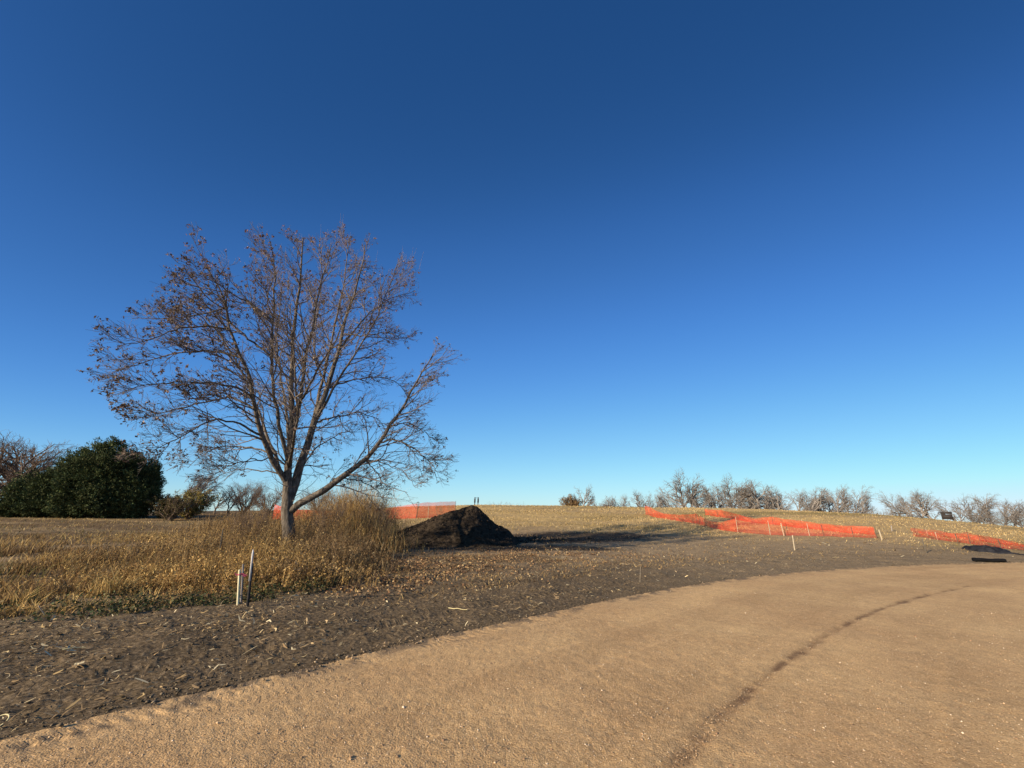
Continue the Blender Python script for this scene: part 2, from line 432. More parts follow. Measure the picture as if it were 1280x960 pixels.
band = np.clip(.5+1.3*(vnoise((SD+wb)*2.2, AL*.06, 20)-.5)*.6+1.1*(fbm((SD+wb)*1.2, AL*.10, 3, 22)-.5)+.9*(fbm(X*1.2, Y*1.2, 4, 24)-.5), 0, 1)
VR = np.stack([X, Y, ZR], -1).reshape(-1, 3)[used]
road = mesh_obj('gravel_road', VR, remap[FR], M_road, cols=np.stack([stk.ravel(), edk.ravel(), band.ravel()], -1)[used], smooth=True, uv=np.stack([AL, SD], -1).reshape(-1, 2)[used])
tag(road, 'wide curving tan gravel road with a darker drag mark across it', 'road', kind='structure')

def zg(x, y): return terrain_z(np.asarray(x, float), np.asarray(y, float))

# ------------------------------------------------------------------ scatter helpers
def blades(P, h, w, lean, col, seg=2):
    """N upright tapering blades; P (N,3), h, w (N,), lean (N,2) horizontal drift of the tip, col (N,3)"""
    N = len(P); a = rng.uniform(0, 2*np.pi, N); side = np.stack([np.cos(a), np.sin(a), 0*a], 1)
    V = []
    for k in range(seg+1):
        t = k/seg
        c = P + np.stack([lean[:, 0]*t**1.8, lean[:, 1]*t**1.8, h*t*(1-.12*t)], 1)
        ww = (w*(1-.75*t))[:, None]*.5
        V += [c-side*ww, c+side*ww]
    V = np.stack(V, 1); n = 2*(seg+1)
    f = np.array([[2*k, 2*k+1, 2*k+3, 2*k+2] for k in range(seg)])
    Fc = (np.arange(N)[:, None, None]*n + f[None]).reshape(-1, 4)
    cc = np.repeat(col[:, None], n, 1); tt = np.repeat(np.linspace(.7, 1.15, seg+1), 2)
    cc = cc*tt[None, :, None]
    return V.reshape(-1, 3), Fc, cc.reshape(-1, 3)
def flats(P, L, w, col, tilt=.25, bend=.15):
    """N straws / husks lying on the ground"""
    N = len(P); a = rng.uniform(0, 2*np.pi, N); d = np.stack([np.cos(a), np.sin(a), rng.normal(0, tilt, N)], 1)
    s = np.stack([-np.sin(a), np.cos(a), rng.normal(0, .5, N)], 1)
    b = rng.normal(0, bend, N)[:, None]*s*L[:, None]
    V = []
    for t in (-.5, 0, .5):
        c = P + d*(L*t)[:, None] + b*(1-4*t*t) + np.array([0, 0, 1])*(np.abs(d[:, 2])*L*.5+.004)[:, None]
        ww = (w*.5*(1 if t == 0 else .6))[:, None]
        V += [c-s*ww, c+s*ww]
    V = np.stack(V, 1)
    f = np.array([[0, 1, 3, 2], [2, 3, 5, 4]])
    Fc = (np.arange(N)[:, None, None]*6+f[None]).reshape(-1, 4)
    return V.reshape(-1, 3), Fc, np.repeat(col, 6, 0)
def quads(P, size, col, up=.4, asp=.6):
    """N small leaves in random attitude"""
    N = len(P); a = norm(rng.normal(0, 1, (N, 3))*[1, 1, up]); b = norm(np.cross(a, rng.normal(0, 1, (N, 3))))
    s = size[:, None]
    V = np.stack([P-a*s, P-b*s*asp, P+a*s, P+b*s*asp], 1)
    Fc = np.arange(N*4).reshape(N, 4)
    return V.reshape(-1, 3), Fc, np.repeat(col, 4, 0)
def cat3(parts):
    V = []; Fc = []; Cc = []; n = 0
    for v, f, c in parts:
        V.append(v); Fc.append(f+n); Cc.append(c); n += len(v)
    return np.vstack(V), np.vstack(Fc), np.vstack(Cc)
def build3(name, parts, mat, parent=None, smooth=False):
    V = []; Fc = []; Cc = []; n = 0
    for v, f, c in parts:
        V.append(v); Fc.append(f+n); Cc.append(c); n += len(v)
    return mesh_obj(name, np.vstack(V), np.vstack(Fc), mat, parent, cols=np.vstack(Cc), smooth=smooth)
def polar_pts(n, r0, r1, a0=-1.0, a1=1.0, pw=1.0):
    """random ground points, density thinning with distance like 1/r^2 (pw=1) """
    t = rng.uniform(0, 1, n)
    if pw == 1.0: r = r0*(r1/r0)**t
    else:
        e = 1-pw; r = (r0**e + t*(r1**e-r0**e))**(1/e)
    a = rng.uniform(a0, a1, n)
    return r*np.sin(a), r*np.cos(a), r
def pal(cs, n, jit=.15):
    cs = np.array(cs); c = cs[rng.integers(0, len(cs), n)]
    return np.clip(c*(1+rng.normal(0, jit, (n, 1))), .005, .95)

STRAW = [(.50, .38, .20), (.40, .28, .13), (.60, .50, .31), (.30, .20, .10), (.45, .32, .17)]
TAN = [(.46, .295, .105), (.38, .235, .085), (.56, .38, .15), (.27, .155, .062), (.34, .215, .09), (.52, .36, .14)]
M_grass = col_mat('dry_grass', .8, .25, 2.0, .3)
M_straw = col_mat('straw', .85, .1, 6.0, .2)
M_weed = col_mat('weed_leaf', .7, .25, 4.0, .35, .2)

# verge grass -------------------------------------------------------
parts = []
x, y, r = polar_pts(240000, 5.5, 75, -1.15, -.05, 1.15)
vgd = in_verge(x, y); cl = fbm(x*.45+5, y*.45, 3, 201); cl2 = fbm(x*1.9, y*1.9, 3, 202)
azp = np.arctan2(x, y)
keep = (vgd > .15) & (sdist(x, y, EDGE)[0] > 1.0)
dens = .10+.90*sstep(.42, .58, cl)*sstep(.40, .58, cl2)
dens *= np.where(r > 32, .4, 1.0)
keep &= rng.uniform(0, 1, len(x)) < dens
x, y, r, vgd, cl, azp = x[keep], y[keep], r[keep], vgd[keep], cl[keep], azp[keep]
z = zg(x, y); n = len(x)
tall = sstep(.45, .65, cl)*sstep(.3, 2.2, vgd)
near_tree = np.exp(-(((x+9.0)/4.6)**2+((y-18.5)/5.5)**2))
h = (.08+.18*rng.uniform(0, 1, n)+.30*tall*rng.uniform(.3, 1, n))*(1-.45*sstep(30, 45, r)) + .75*near_tree*rng.uniform(.2, 1, n)
h *= (.55+.45*sstep(.2, 1.8, vgd))*(.5+.9*fbm(x*2.5, y*2.5, 2, 207))
lean = np.stack([rng.normal(.03, .42, n), rng.normal(0, .4, n)], 1)*h[:, None]
w = np.clip(.0042*r**.55*1.2, .006, .03)*rng.uniform(.6, 1.3, n)
c = pal(TAN, n, .2); g = (fbm(x*.8, y*.8, 3, 203) > .56) & (rng.uniform(0, 1, n) < .5)
c[g] = pal([(.16, .15, .045), (.22, .19, .07), (.11, .12, .04)], int(g.sum()))
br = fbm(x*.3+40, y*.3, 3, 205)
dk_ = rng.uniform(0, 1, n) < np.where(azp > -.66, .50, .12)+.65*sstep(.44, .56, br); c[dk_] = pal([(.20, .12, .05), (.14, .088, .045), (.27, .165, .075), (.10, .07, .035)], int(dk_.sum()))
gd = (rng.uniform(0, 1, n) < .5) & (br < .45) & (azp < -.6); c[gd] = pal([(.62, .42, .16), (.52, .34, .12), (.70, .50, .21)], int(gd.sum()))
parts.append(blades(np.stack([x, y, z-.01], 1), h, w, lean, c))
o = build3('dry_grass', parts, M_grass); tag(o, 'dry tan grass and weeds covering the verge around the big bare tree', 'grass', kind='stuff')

# dark stalky weeds around the tree and tall reeds behind
def patch(n, cu, cv, sx, sy, hmin, hmax, colors, w=.012, rot=0.0, leanx=.03):
    n = int(n*.62)
    P = at(cu, cv); xx = rng.normal(0, sx, n); yy = rng.normal(0, sy, n)
    x = P[0]+xx*math.cos(rot)-yy*math.sin(rot); y = P[1]+xx*math.sin(rot)+yy*math.cos(rot)
    hh = rng.uniform(hmin, hmax, n)*np.exp(-.35*((xx/sx)**2+(yy/sy)**2)*.5)*(.30+1.25*fbm(x*1.7, y*1.7, 3, 211))
    ln = np.stack([rng.normal(leanx, .22, n), rng.normal(0, .22, n)], 1)*hh[:, None]
    cc = pal(colors, n, .2)*(.55+.9*fbm(x*2.2, y*2.2, 2, 213))[:, None]
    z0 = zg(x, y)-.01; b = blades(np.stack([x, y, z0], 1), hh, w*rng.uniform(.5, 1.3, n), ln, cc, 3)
    K = 4; tq = rng.uniform(.25, 1.0, (n, K)); tq[:, 0] = 1
    lp_ = np.stack([x[:, None]+ln[:, :1]*tq**1.8, y[:, None]+ln[:, 1:]*tq**1.8, z0[:, None]+hh[:, None]*tq*(1-.12*tq)], -1).reshape(-1, 3)+rng.normal(0, .025, (n*K, 3))
    q = quads(lp_, rng.uniform(.012, .045, n*K), np.repeat(cc*rng.uniform(.5, 1.2, (n, 1)), K, 0), .8, .4)
    return cat3([b, q])
BRN = [(.24, .150, .070), (.15, .09, .045), (.34, .23, .11), (.10, .065, .035), (.20, .13, .07), (.40, .29, .15)]
tk = [patch(3600, 362, 692, 1.6, 1.1, .7, 1.9, BRN), patch(3600, 320, 690, 1.8, 1.4, .6, 1.7, TAN+BRN), patch(3200, 405, 688, 1.3, 1.2, .7, 1.9, BRN), patch(2600, 285, 700, 1.8, 1.2, .5, 1.3, BRN+TAN[:2]), patch(2200, 240, 705, 1.8, 1.3, .4, 1.1, TAN+BRN),
      patch(2200, 330, 716, 1.3, .6, .4, 1.1, TAN), patch(2400, 395, 710, 1.0, .6, .4, 1.2, BRN), patch(2200, 290, 728, 1.2, .5, .3, .8, TAN), patch(2000, 240, 730, 1.4, .5, .25, .7, TAN), patch(2000, 370, 728, 1.0, .4, .3, .8, BRN+TAN[:2]), patch(1600, 190, 735, 1.3, .5, .2, .6, TAN), patch(1500, 420, 716, .9, .4, .3, .9, BRN),
      patch(2400, 428, 698, .9, .7, .6, 1.6, BRN), patch(1200, 270, 680, 2.0, 1.5, .4, 1.0, TAN+BRN),patch(900, 200, 675, 2.2, 1.6, .3, .8, TAN)]
o = build3('weed_stalks', tk, M_grass); tag(o, 'brown waist high weed stalks crowded round the foot of the bare tree', 'weeds', kind='stuff')
tk = [patch(5600, 432, 676, 1.8, 1.2, 2.1, 4.4, TAN+TAN[:3]+BRN, .020), patch(2600, 460, 676, .7, .9, 2.0, 4.0, TAN+TAN[:3]+BRN[:3], .020), patch(3600, 398, 675, 2.0, 1.2, 1.3, 3.2, BRN+TAN, .020),
      patch(2200, 448, 690, 1.2, .7, .9, 2.4, TAN+BRN, .02), patch(1000, 472, 686, .45, .5, .8, 1.8, BRN, .018), patch(2600, 330, 668, 2.4, 1.5, 1.2, 2.6, BRN+TAN[:2], .022), patch(1800, 290, 664, 2.2, 1.5, 1.0, 2.0, BRN+TAN[:2], .022)]
o = build3('tall_reeds', tk, M_grass); tag(o, 'tall dry tan reeds standing behind the bare tree beside the soil mound', 'reeds', kind='stuff')

# green broadleaf weeds along the front of the verge
x, y, r = polar_pts(30000, 5, 22, -1.0, -.15)
vgd = in_verge(x, y); cl = fbm(x*.8, y*.8, 3, 221); azp = np.arctan2(x, y)
k = (vgd > -.15) & (vgd < 1.3+.9*(cl-.5)) & (rng.uniform(0, 1, len(x)) < np.where((azp > -.80) & (azp < -.38), .60, .30*sstep(.44, .62, cl))*(.35+.65*sstep(.38, .55, fbm(x*2.2, y*2.2, 2, 223)))*(1-.7*sstep(.5, 1.3, vgd))) & (azp < -.30)
x, y, vgd = x[k], y[k], vgd[k]; z = zg(x, y)
parts = []
K = 10; n = len(x)*K
px = np.repeat(x, K)+rng.normal(0, .05, n); py = np.repeat(y, K)+rng.normal(0, .05, n)
pz = np.repeat(z, K)+rng.uniform(.01, 1, n)*np.repeat(.05+.24*rng.uniform(0, 1, len(x))**2, K)
parts.append(quads(np.stack([px, py, pz], 1), rng.uniform(.012, .034, n), pal([(.050, .068, .022), (.07, .085, .03), (.035, .05, .018), (.12, .11, .045), (.14, .09, .04), (.20, .14, .06)], n, .25)))
o = build3('green_weeds', parts, M_weed); tag(o, 'low dark green weeds lining the edge of the dirt lane below the grass', 'weeds', kind='stuff')

# straw litter ------------------------------------------------------
x, y, r = polar_pts(330000, 3.5, 60, -1.15, 1.1, 1.2)
sd, al = sdist(x, y, EDGE)
cl = fbm(x*1.2, y*1.2, 3, 231)
row = .5+.5*np.sin(sd*2*np.pi/.75)
p = sstep(-1.2, 4.5, sd)*(.4+.6*row)*(.22+.78*sstep(.42, .6, cl))
p = np.where(sd < 1.0, p+.05*sstep(.05, .2, sd), p)
k = (sd > .05) & (rng.uniform(0, 1, len(x)) < p) & ((in_verge(x, y) < 1.5) | (rng.uniform(0, 1, len(x)) < .6))
x, y, r, sd = x[k], y[k], r[k], sd[k]; n = len(x)
L = np.clip(rng.lognormal(-3.35, .62, n), .012, .22)*(.8+r*.012)
w = np.clip(L*.12, .004, .014)*rng.uniform(.6, 1.4, n)*(1+r*.02)
hk = rng.uniform(0, 1, n) < .06; L[hk] = rng.uniform(.04, .10, int(hk.sum())); w[hk] = L[hk]*.22
litter = [flats(np.stack([x, y, zg(x, y)+.003], 1), L, w, pal(STRAW+[(.22, .15, .08)]*3, n, .2))]
# short standing straws & upright bits, mid distance
x, y, r = polar_pts(90000, 9, 60, -.35, 1.1, 1.3)
sd, _ = sdist(x, y, EDGE); k = (sd > 2.5) & (in_verge(x, y) < .2) & (rng.uniform(0, 1, len(x)) < .06+.34*sstep(.45, .6, fbm(x*.7, y*.7, 3, 233)))
x, y, r = x[k], y[k], r[k]; n = len(x); h = rng.uniform(.02, .11, n)*(1+r*.008)
litter.append(blades(np.stack([x, y, zg(x, y)-.005], 1), h, .006+.0007*r*rng.uniform(.6, 1.4, n), rng.normal(0, .7, (n, 2))*h[:, None], pal(TAN+[(.20, .14, .08), (.14, .10, .06)]*5, n, .2), 1))
o = build3('straw_litter', litter, M_straw); tag(o, 'pale straw and husk litter scattered over the bare soil', 'straw', kind='stuff')

def leafpatch(n, cu, cv, sx, sy):
    P = at(cu, cv); x = P[0]+rng.normal(0, sx, n); y = P[1]+rng.normal(0, sy, n); k = (fbm(x*1.8, y*1.8, 3, 261) > .44) & (sdist(x, y, EDGE)[0] > 2.2); x = x[k]; y = y[k]; n = len(x)
    return quads(np.stack([x, y, zg(x, y)+rng.uniform(.005, .05, n)], 1), rng.uniform(.015, .045, n), pal([(.22, .12, .06), (.15, .085, .045), (.30, .18, .09), (.10, .06, .035), (.36, .25, .13)], n, .2), .3, .6)
o = build3('fallen_leaves', [leafpatch(5200, 500, 712, 2.0, 1.2), leafpatch(5000, 580, 700, 3.0, 1.4), leafpatch(3500, 450, 728, 1.2, .8), leafpatch(4000, 680, 692, 3.5, 1.3)], M_straw)
tag(o, 'reddish brown fallen leaves and crushed weeds on the soil in front of the mound', 'fallen leaves', kind='stuff')
# stubble on the slope up to the crest
x, y, r = polar_pts(130000, 26, 95, -1.1, 1.12, 1.0)
cl = fbm(x*.12, y*.4, 3, 241); azp = np.arctan2(x, y)
st = sstep(30, 44, r + (fbm(x*.25, y*.25, 4, 71)-.5)*16)*(1-.65*sstep(-.12, -.3, azp))
k = (rng.uniform(0, 1, len(x)) < st*(.25+.75*sstep(.4, .6, cl)))
y = np.where(k, np.round(y/.76)*.76 + rng.normal(0, .06, len(y)), y)
x, y, r, azp = x[k], y[k], r[k], azp[k]; n = len(x)
h = rng.uniform(.06, .22, n); h[azp > .45] *= .5
cc = pal([(.56, .40, .17), (.45, .31, .13), (.64, .48, .24), (.33, .23, .10)], n, .18)
gg = fbm(x*.05+9, y*.14+4, 3, 91) > .5; gg &= rng.uniform(0, 1, n) < .6; cc[gg] = pal([(.22, .17, .065), (.27, .20, .08)], int(gg.sum()))
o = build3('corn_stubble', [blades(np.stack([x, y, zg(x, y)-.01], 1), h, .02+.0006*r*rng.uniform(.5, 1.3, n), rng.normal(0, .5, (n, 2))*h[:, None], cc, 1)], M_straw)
tag(o, 'golden cut corn stubble covering the slope below the skyline', 'stubble', kind='stuff')

# soil clods and road stones ---------------------------------------
def rocks(P, s, col):
    n = len(P); base = norm(np.array([[1,0,0],[-1,0,0],[0,1,0],[0,-1,0],[0,0,1],[0,0,-1.]]))
    tri = np.array([[0,2,4],[2,1,4],[1,3,4],[3,0,4],[2,0,5],[1,2,5],[3,1,5],[0,3,5]])
    j = rng.uniform(.55, 1.25, (n, 6, 1)); a = rng.uniform(0, 6.28, n); ca, sa = np.cos(a), np.sin(a)
    V = base[None]*j*np.stack([rng.uniform(.7, 1.3, n), rng.uniform(.6, 1.1, n), rng.uniform(.4, .8, n)], 1)[:, None]
    V = V + rng.normal(0, .12, V.shape)
    V = np.stack([V[..., 0]*ca[:, None]-V[..., 1]*sa[:, None], V[..., 0]*sa[:, None]+V[..., 1]*ca[:, None], V[..., 2]], -1)
    V = V*s[:, None, None]+P[:, None]
    Fc = (np.arange(n)[:, None, None]*6+tri[None]).reshape(-1, 3)
    return V.reshape(-1, 3), Fc, np.repeat(col, 6, 0)
M_clod = col_mat('soil_clod', 1.0, 0, 40.0, .4, .05)
M_stone = col_mat('gravel_stone', .85, 0, 60.0, .3, .2)
x, y, r = polar_pts(150000, 3.2, 34, -1.1, 1.05, 1.1)
sd, al = sdist(x, y, EDGE); cl = fbm(x*1.6, y*1.6, 3, 251)
k = (sd > -.15) & (sd < 8) & (in_verge(x, y) < .3) & (rng.uniform(0, 1, len(x)) < .9*np.exp(-(sd/.18)**2)+.45*sstep(.45, .6, cl))
x, y, r, sd = x[k], y[k], r[k], sd[k]; n = len(x); s = np.clip(rng.lognormal(-5.0, .55, n), .003, .028)*(.8+.03*r)
o = build3('soil_clods', [rocks(np.stack([x, y, zg(x, y)+s*.3], 1), s, pal([(.11, .08, .049), (.15, .11, .067), (.075, .054, .033), (.22, .165, .105)], n, .2))], M_clod)
tag(o, 'small dark soil clods strewn over the bare dirt lane', 'soil clods', kind='stuff')
x, y, r = polar_pts(120000, 2.2, 13, -1.0, 1.05, 1.1)
sd, al = sdist(x, y, EDGE); k = sd < -.02
x, y, r, sd, al = x[k], y[k], r[k], sd[k], al[k]; n = len(x)
s = np.clip(rng.lognormal(-5.95, .5, n), .0015, .016)*(.9+.04*r)
o = build3('loose_gravel', [rocks(np.stack([x, y, road_z(x, y, sd, al)+s*.15], 1), s, pal([(.42, .27, .15), (.34, .21, .115), (.50, .35, .21), (.26, .155, .09), (.58, .46, .33), (.36, .24, .14)], n, .15))], M_stone)
tag(o, 'fine loose tan gravel lying on the road surface', 'gravel', kind='stuff')
x, y, r = polar_pts(60000, 3, 30, -1.1, 1.05, 1.0)
sd, al = sdist(x, y, EDGE); wr = sstep(.4, .6, vnoise(al*.3, al*0, 26)); azw = np.arctan2(x, y); wr = np.maximum(wr, np.exp(-((azw+.22)/.2)**2)); k = (np.abs(sd+.04) < .05+.13*wr) & (rng.uniform(0, 1, len(x)) < .25+.75*wr)
x, y, r, sd, al = x[k], y[k], r[k], sd[k], al[k]; n = len(x)
s = np.clip(rng.lognormal(-4.5, .45, n), .005, .03)
o = build3('gravel_berm', [rocks(np.stack([x, y, zg(x, y)+.02+s*.4], 1), s, pal([(.30, .21, .13), (.20, .145, .09), (.13, .095, .06), (.38, .28, .18)], n, .2))], M_clod)
tag(o, 'crumbly line of earth and gravel clumps along the road edge', 'gravel', kind='stuff')

# ------------------------------------------------------------------ tree generator
def spawn(P, Rd, m, t0, t1, L, ang, K, up=.15, rad=.5, wander=.12, outward=None, taper=.25, droop=0.0, lenf=None):
    """children of branches P (N,K0,3); returns child polylines and radii"""
    N, K0, _ = P.shape
    t = (np.arange(m)[None]+rng.uniform(0, 1, (N, m)))/m*(t1-t0)+t0
    s = t*(K0-1); i = np.minimum(s.astype(int), K0-2); f = (s-i)[..., None]
    ar = np.arange(N)[:, None]
    a = P[ar, i]; b = P[ar, i+1]; pos = a*(1-f)+b*f; tan = norm(b-a)
    pr = Rd[ar, i]*(1-f[..., 0])+Rd[ar, i+1]*f[..., 0]
    pos = pos.reshape(-1, 3); tan = tan.reshape(-1, 3); pr = pr.ravel(); t = t.ravel(); n = len(pos)
    q = rng.normal(0, 1, (n, 3))
    if outward is not None: q = q + norm((pos-outward)*[1, 1, .35])*1.0
    q = norm(q-(q*tan).sum(1, keepdims=True)*tan)
    an = np.radians(rng.normal(ang, 9, n))[:, None]
    d = norm(tan*np.cos(an)+q*np.sin(an))
    Ln = L*rng.uniform(.6, 1.25, n)*(1.15-.65*t)
    if lenf is not None: Ln = Ln*np.repeat(lenf, m)
    r0 = np.minimum(pr*.75, rad*(.6+.4*Ln/L))
    pts = [pos]; cur = pos; st = (Ln/(K-1))[:, None]
    for k in range(1, K):
        d = norm(d+rng.normal(0, wander, (n, 3))+np.array([0, 0, up-droop*k/K]))
        cur = cur+d*st; pts.append(cur)
    Q = np.stack(pts, 1); tt = np.linspace(0, 1, K)
    return Q, r0[:, None]*(1-(1-taper)*tt[None]), Ln
def bark(name, c1, c2, sc=14):
    return simple_mat(name, c1, c2, sc, .95, .8, .02, .05, stretch=(1, 1, .25))
M_bark = bark('maple_bark', (.022, .017, .013), (.21, .175, .14)); M_twig = simple_mat('twig_bark', (.08, .064, .055), (.24, .195, .165), 9, .9, 0)
M_leaf = col_mat('dead_leaves', .8, .2, 3.0, .35)

# ---- the big bare maple
TB = at(362, 693); TD = math.hypot(TB[0], TB[1])
hd = np.array([TB[0], TB[1], 0])/TD          # horizontal view direction to the tree
def tp(u, v, dep=0.0):
    """point on the upright plane through the trunk (facing the road), dep metres behind it"""
    d = ray(u, v); o_ = np.array([0, 0, CAMZ]); n = hd
    t = (TD+dep)/(d@n); return o_+d*t
limb_px = [
 # (points (u,v,depth), r0, r1)
 ([(362,697,0),(361,680,0),(360,660,0),(360,640,0),(359,620,.0),(359,598,.05),(363,566,.1),(366,526,.15),(364,490,.2),(365,446,.3),(365,417,.3),(372,379,.2),(376,344,.1),(378,316,0),(379,297,0)], .33, .03),
 ([(366,629,0),(372,612,.1),(378,588,.3),(387,562,.6),(395,526,.9),(409,485,1.2),(422,446,1.4),(428,417,1.6),(433,392,1.7),(442,373,1.8),(449,350,1.9),(453,329,2),(456,306,2)], .20, .025),
 ([(368,640,0),(371,634,-.05),(399,619,-.5),(426,598,-1.0),(455,576,-1.4),(474,555,-1.7),(486,533,-1.9),(505,509,-2.1),(517,483,-2.2),(532,460,-2.3),(542,442,-2.3)], .17, .022),
 ([(359,604,0),(350,588,-.2),(332,559,-.7),(322,533,-1.0),(319,502,-1.3),(313,473,-1.5),(301,444,-1.7),(290,423,-1.8),(284,400,-1.8),(280,375,-1.8),(275,358,-1.8),(265,344,-1.8),(256,331,-1.8)], .125, .02),
 ([(361,580,0),(352,540,-.6),(344,500,-1.0),(338,460,-1.3),(340,420,-1.5),(343,380,-1.6),(344,340,-1.6),(341,316,-1.7),(338,302,-1.7)], .09, .018),
 ([(366,540,.1),(378,500,-.4),(381,450,-.8),(390,412,-1.1),(395,383,-1.2),(402,350,-1.3),(410,324,-1.4),(414,306,-1.4)], .10, .018),
 ([(387,560,.6),(400,500,1.6),(409,450,2.1),(420,400,2.5),(430,354,2.8),(434,315,3),(438,295,3)], .10, .018),
 ([(425,436,1.4),(447,408,1.7),(463,390,2),(488,373,2.3),(517,364,2.5)], .06, .012),
 ([(395,526,.9),(420,480,.2),(445,440,-.3),(470,400,-.6),(486,360,-.8),(497,330,-.9)], .07, .014),
 ([(352,592,0),(340,560,1.4),(325,520,2.4),(305,470,3.2),(280,425,3.8),(255,395,4.2),(225,375,4.4)], .085, .015),
 ([(345,448,-1.3),(319,429,-1.2),(290,406,-1.1),(262,385,-1),(230,368,-1)], .05, .012),
 ([(343,402,-1.5),(319,383,-2),(290,367,-2.4),(271,354,-2.7),(245,343,-3)], .045, .01),
 # long low arching left limbs
 ([(317,500,-1.3),(300,485,-1.6),(270,479,-2),(240,477,-2.3),(200,478,-2.5),(170,485,-2.7),(150,491,-2.8)], .05, .01),
 ([(319,512,-1.2),(300,500,-.8),(282,497,-.4),(234,507,0),(195,517,.4),(160,526,.6)], .045, .01),
 ([(322,545,-.9),(294,528,-1.5),(270,523,-2),(234,541,-2.6),(205,556,-3),(180,570,-3.2)], .05, .01),
 ([(330,568,-.6),(310,560,.2),(285,556,1),(255,566,1.8),(235,585,2.3)], .04, .01),
 ([(303,447,-1.6),(270,438,-1.2),(230,440,-.9),(180,452,-.6),(140,465,-.4)], .045, .01),
 ([(287,415,-1.7),(262,408,-2.2),(225,410,-2.6),(185,425,-3),(150,432,-3.2)], .04, .01),
 ([(282,385,-1.8),(255,392,-1.4),(215,398,-1),(165,398,-.7)], .035, .01),
 # right side
 ([(474,555,-1.7),(488,550,-1.9),(502,552,-2.2),(522,564,-2.5),(541,582,-2.8),(547,604,-2.9)], .045, .009),
 ([(455,576,-1.4),(462,580,-1),(470,590,-.6),(484,610,-.2)], .035, .008),
 ([(409,485,1.2),(440,475,1.8),(475,470,2.2),(500,480,2.5),(515,500,2.6)], .05, .01),
 ([(395,530,.9),(425,520,2),(450,515,2.8),(475,525,3.5),(485,545,3.8)], .05, .01),
 ([(428,417,1.6),(455,420,1.0),(485,415,.4),(508,425,0)], .045, .01),
 ([(366,600,.1),(378,580,1.2),(395,560,2.4),(425,540,3.4),(450,540,4.0)], .06, .01),
 ([(353,592,-.1),(330,588,.3),(300,586,.8),(270,596,1.2),(246,612,1.5)], .032, .008),
 ([(340,572,-.5),(310,575,-1.3),(280,585,-2),(258,602,-2.4)], .03, .008),
 ([(426,598,-1),(450,600,-.4),(472,612,.2),(482,630,.6)], .03, .007),
 ([(455,576,-1.4),(480,578,-2),(505,590,-2.6),(520,610,-3)], .03, .007),
 ([(399,619,-.5),(418,600,.8),(445,592,2.0),(470,600,3)], .03, .007),
 ([(486,533,-1.9),(510,528,-1.4),(532,540,-1),(545,560,-.8)], .032, .007),
 ([(409,485,1.2),(395,455,2.4),(392,420,3.0),(398,380,3.4),(405,345,3.6)], .05, .01),
 # toward and away from the road
 ([(362,585,0),(368,555,-1.8),(372,520,-3),(370,480,-3.9),(366,430,-4.4),(362,380,-4.7)], .08, .012),
 ([(364,560,.1),(360,520,2),(352,480,3.4),(345,430,4.4),(350,380,5),(355,340,5.2)], .08, .012),
 ([(368,520,.1),(388,480,-2),(410,440,-3.4),(430,405,-4.2),(440,370,-4.6)], .07, .012),
]
LP = []; LR = []; LL = []
for pts, r0, r1 in limb_px:
    W = np.array([tp(*p) for p in pts])
    if LP:
        dn = resample(np.vstack([resample(q_, 120) for q_ in LP]), 0+len(LP)*120) if False else np.vstack([resample(q_, 160) for q_ in LP])
        df = dn-W[0]; dd_ = df-(df@hd)[:, None]*hd*.75
        sh = dn[np.argmin((dd_**2).sum(1))]-W[0]
        cl_ = np.r_[0, np.cumsum(np.linalg.norm(np.diff(W, axis=0), axis=1))]; cl_ /= cl_[-1]
        W = W+sh*np.clip(1-cl_/.45, 0, 1)[:, None]**1.5
    Q = resample(W, 60)
    for _ in range(5): Q[1:-1] = (Q[:-2]+Q[1:-1]*2+Q[2:])/4
    Q = resample(Q, 18)
    ln = np.linalg.norm(np.diff(W, axis=0), axis=1).sum(); LL.append(ln)
    t = np.linspace(0, 1, 18)
    rr = r1+(r0-r1)*(1-t)**1.15
    if r0 == .33:   # trunk flare
        z_ = Q[:, 2]-TB[2]; rr = np.interp(z_, [-.5, 0, .35, 1.2, 2.4, 3.1, 5, 8, 12, 17], [.40, .35, .28, .25, .215, .165, .14, .105, .06, .016])
    Q[1:-1] += rng.normal(0, .025, Q[1:-1].shape)
    LP.append(Q); LR.append(rr)
LP = np.array(LP); LR = np.array(LR); LL = np.array(LL)
ctr = np.array([TB[0], TB[1], 6.0])
loc0 = TB.copy(); loc0[2] = float(zg(TB[0], TB[1]))
maple = empty('maple_tree', loc0, 'big nearly leafless multi-stemmed maple standing in dry weeds beside the dirt lane', 'tree')
tv = [tubes(LP[:1], LR[:1], 14)]; tv.append(tubes(LP[1:], LR[1:], 9))
V, Fc = cat_vf(tv)
# bark ridges: push the trunk surface in and out
V = V.copy(); rough = fbm(V[:, 0]*9+V[:, 1]*7, V[:, 2]*2.2, 3, 301)-.5
axis = V-np.array([TB[0], TB[1], 0]); mk = (V[:, 2] < 4)
V[mk] += (norm(axis*[1, 1, 0])*(rough*.05)[:, None])[mk]
mesh_obj('trunk', V-loc0, Fc, M_bark, maple, smooth=True)
B1, R1, L1 = spawn(LP, LR, 19, .20, .99, 2.25, 46, 8, up=.045, rad=.032, outward=ctr, wander=.13, lenf=np.clip(LL/7, .5, 1.25), taper=.3)
kp = rng.uniform(0, 1, len(B1)) < np.repeat(np.clip(LL/9, .25, 1), 19); B1, R1, L1 = B1[kp], R1[kp], L1[kp]
B1b, R1b, L1b = spawn(LP[:1], LR[:1], 110, .13, .48, 1.5, 60, 6, up=.06, rad=.014, wander=.25)   # shoots on the trunk
B2, R2, L2 = spawn(B1, R1, 7, .10, 1.0, .95, 40, 6, up=.05, rad=.014, outward=ctr, wander=.15, lenf=L1/2.2+.35, taper=.4)
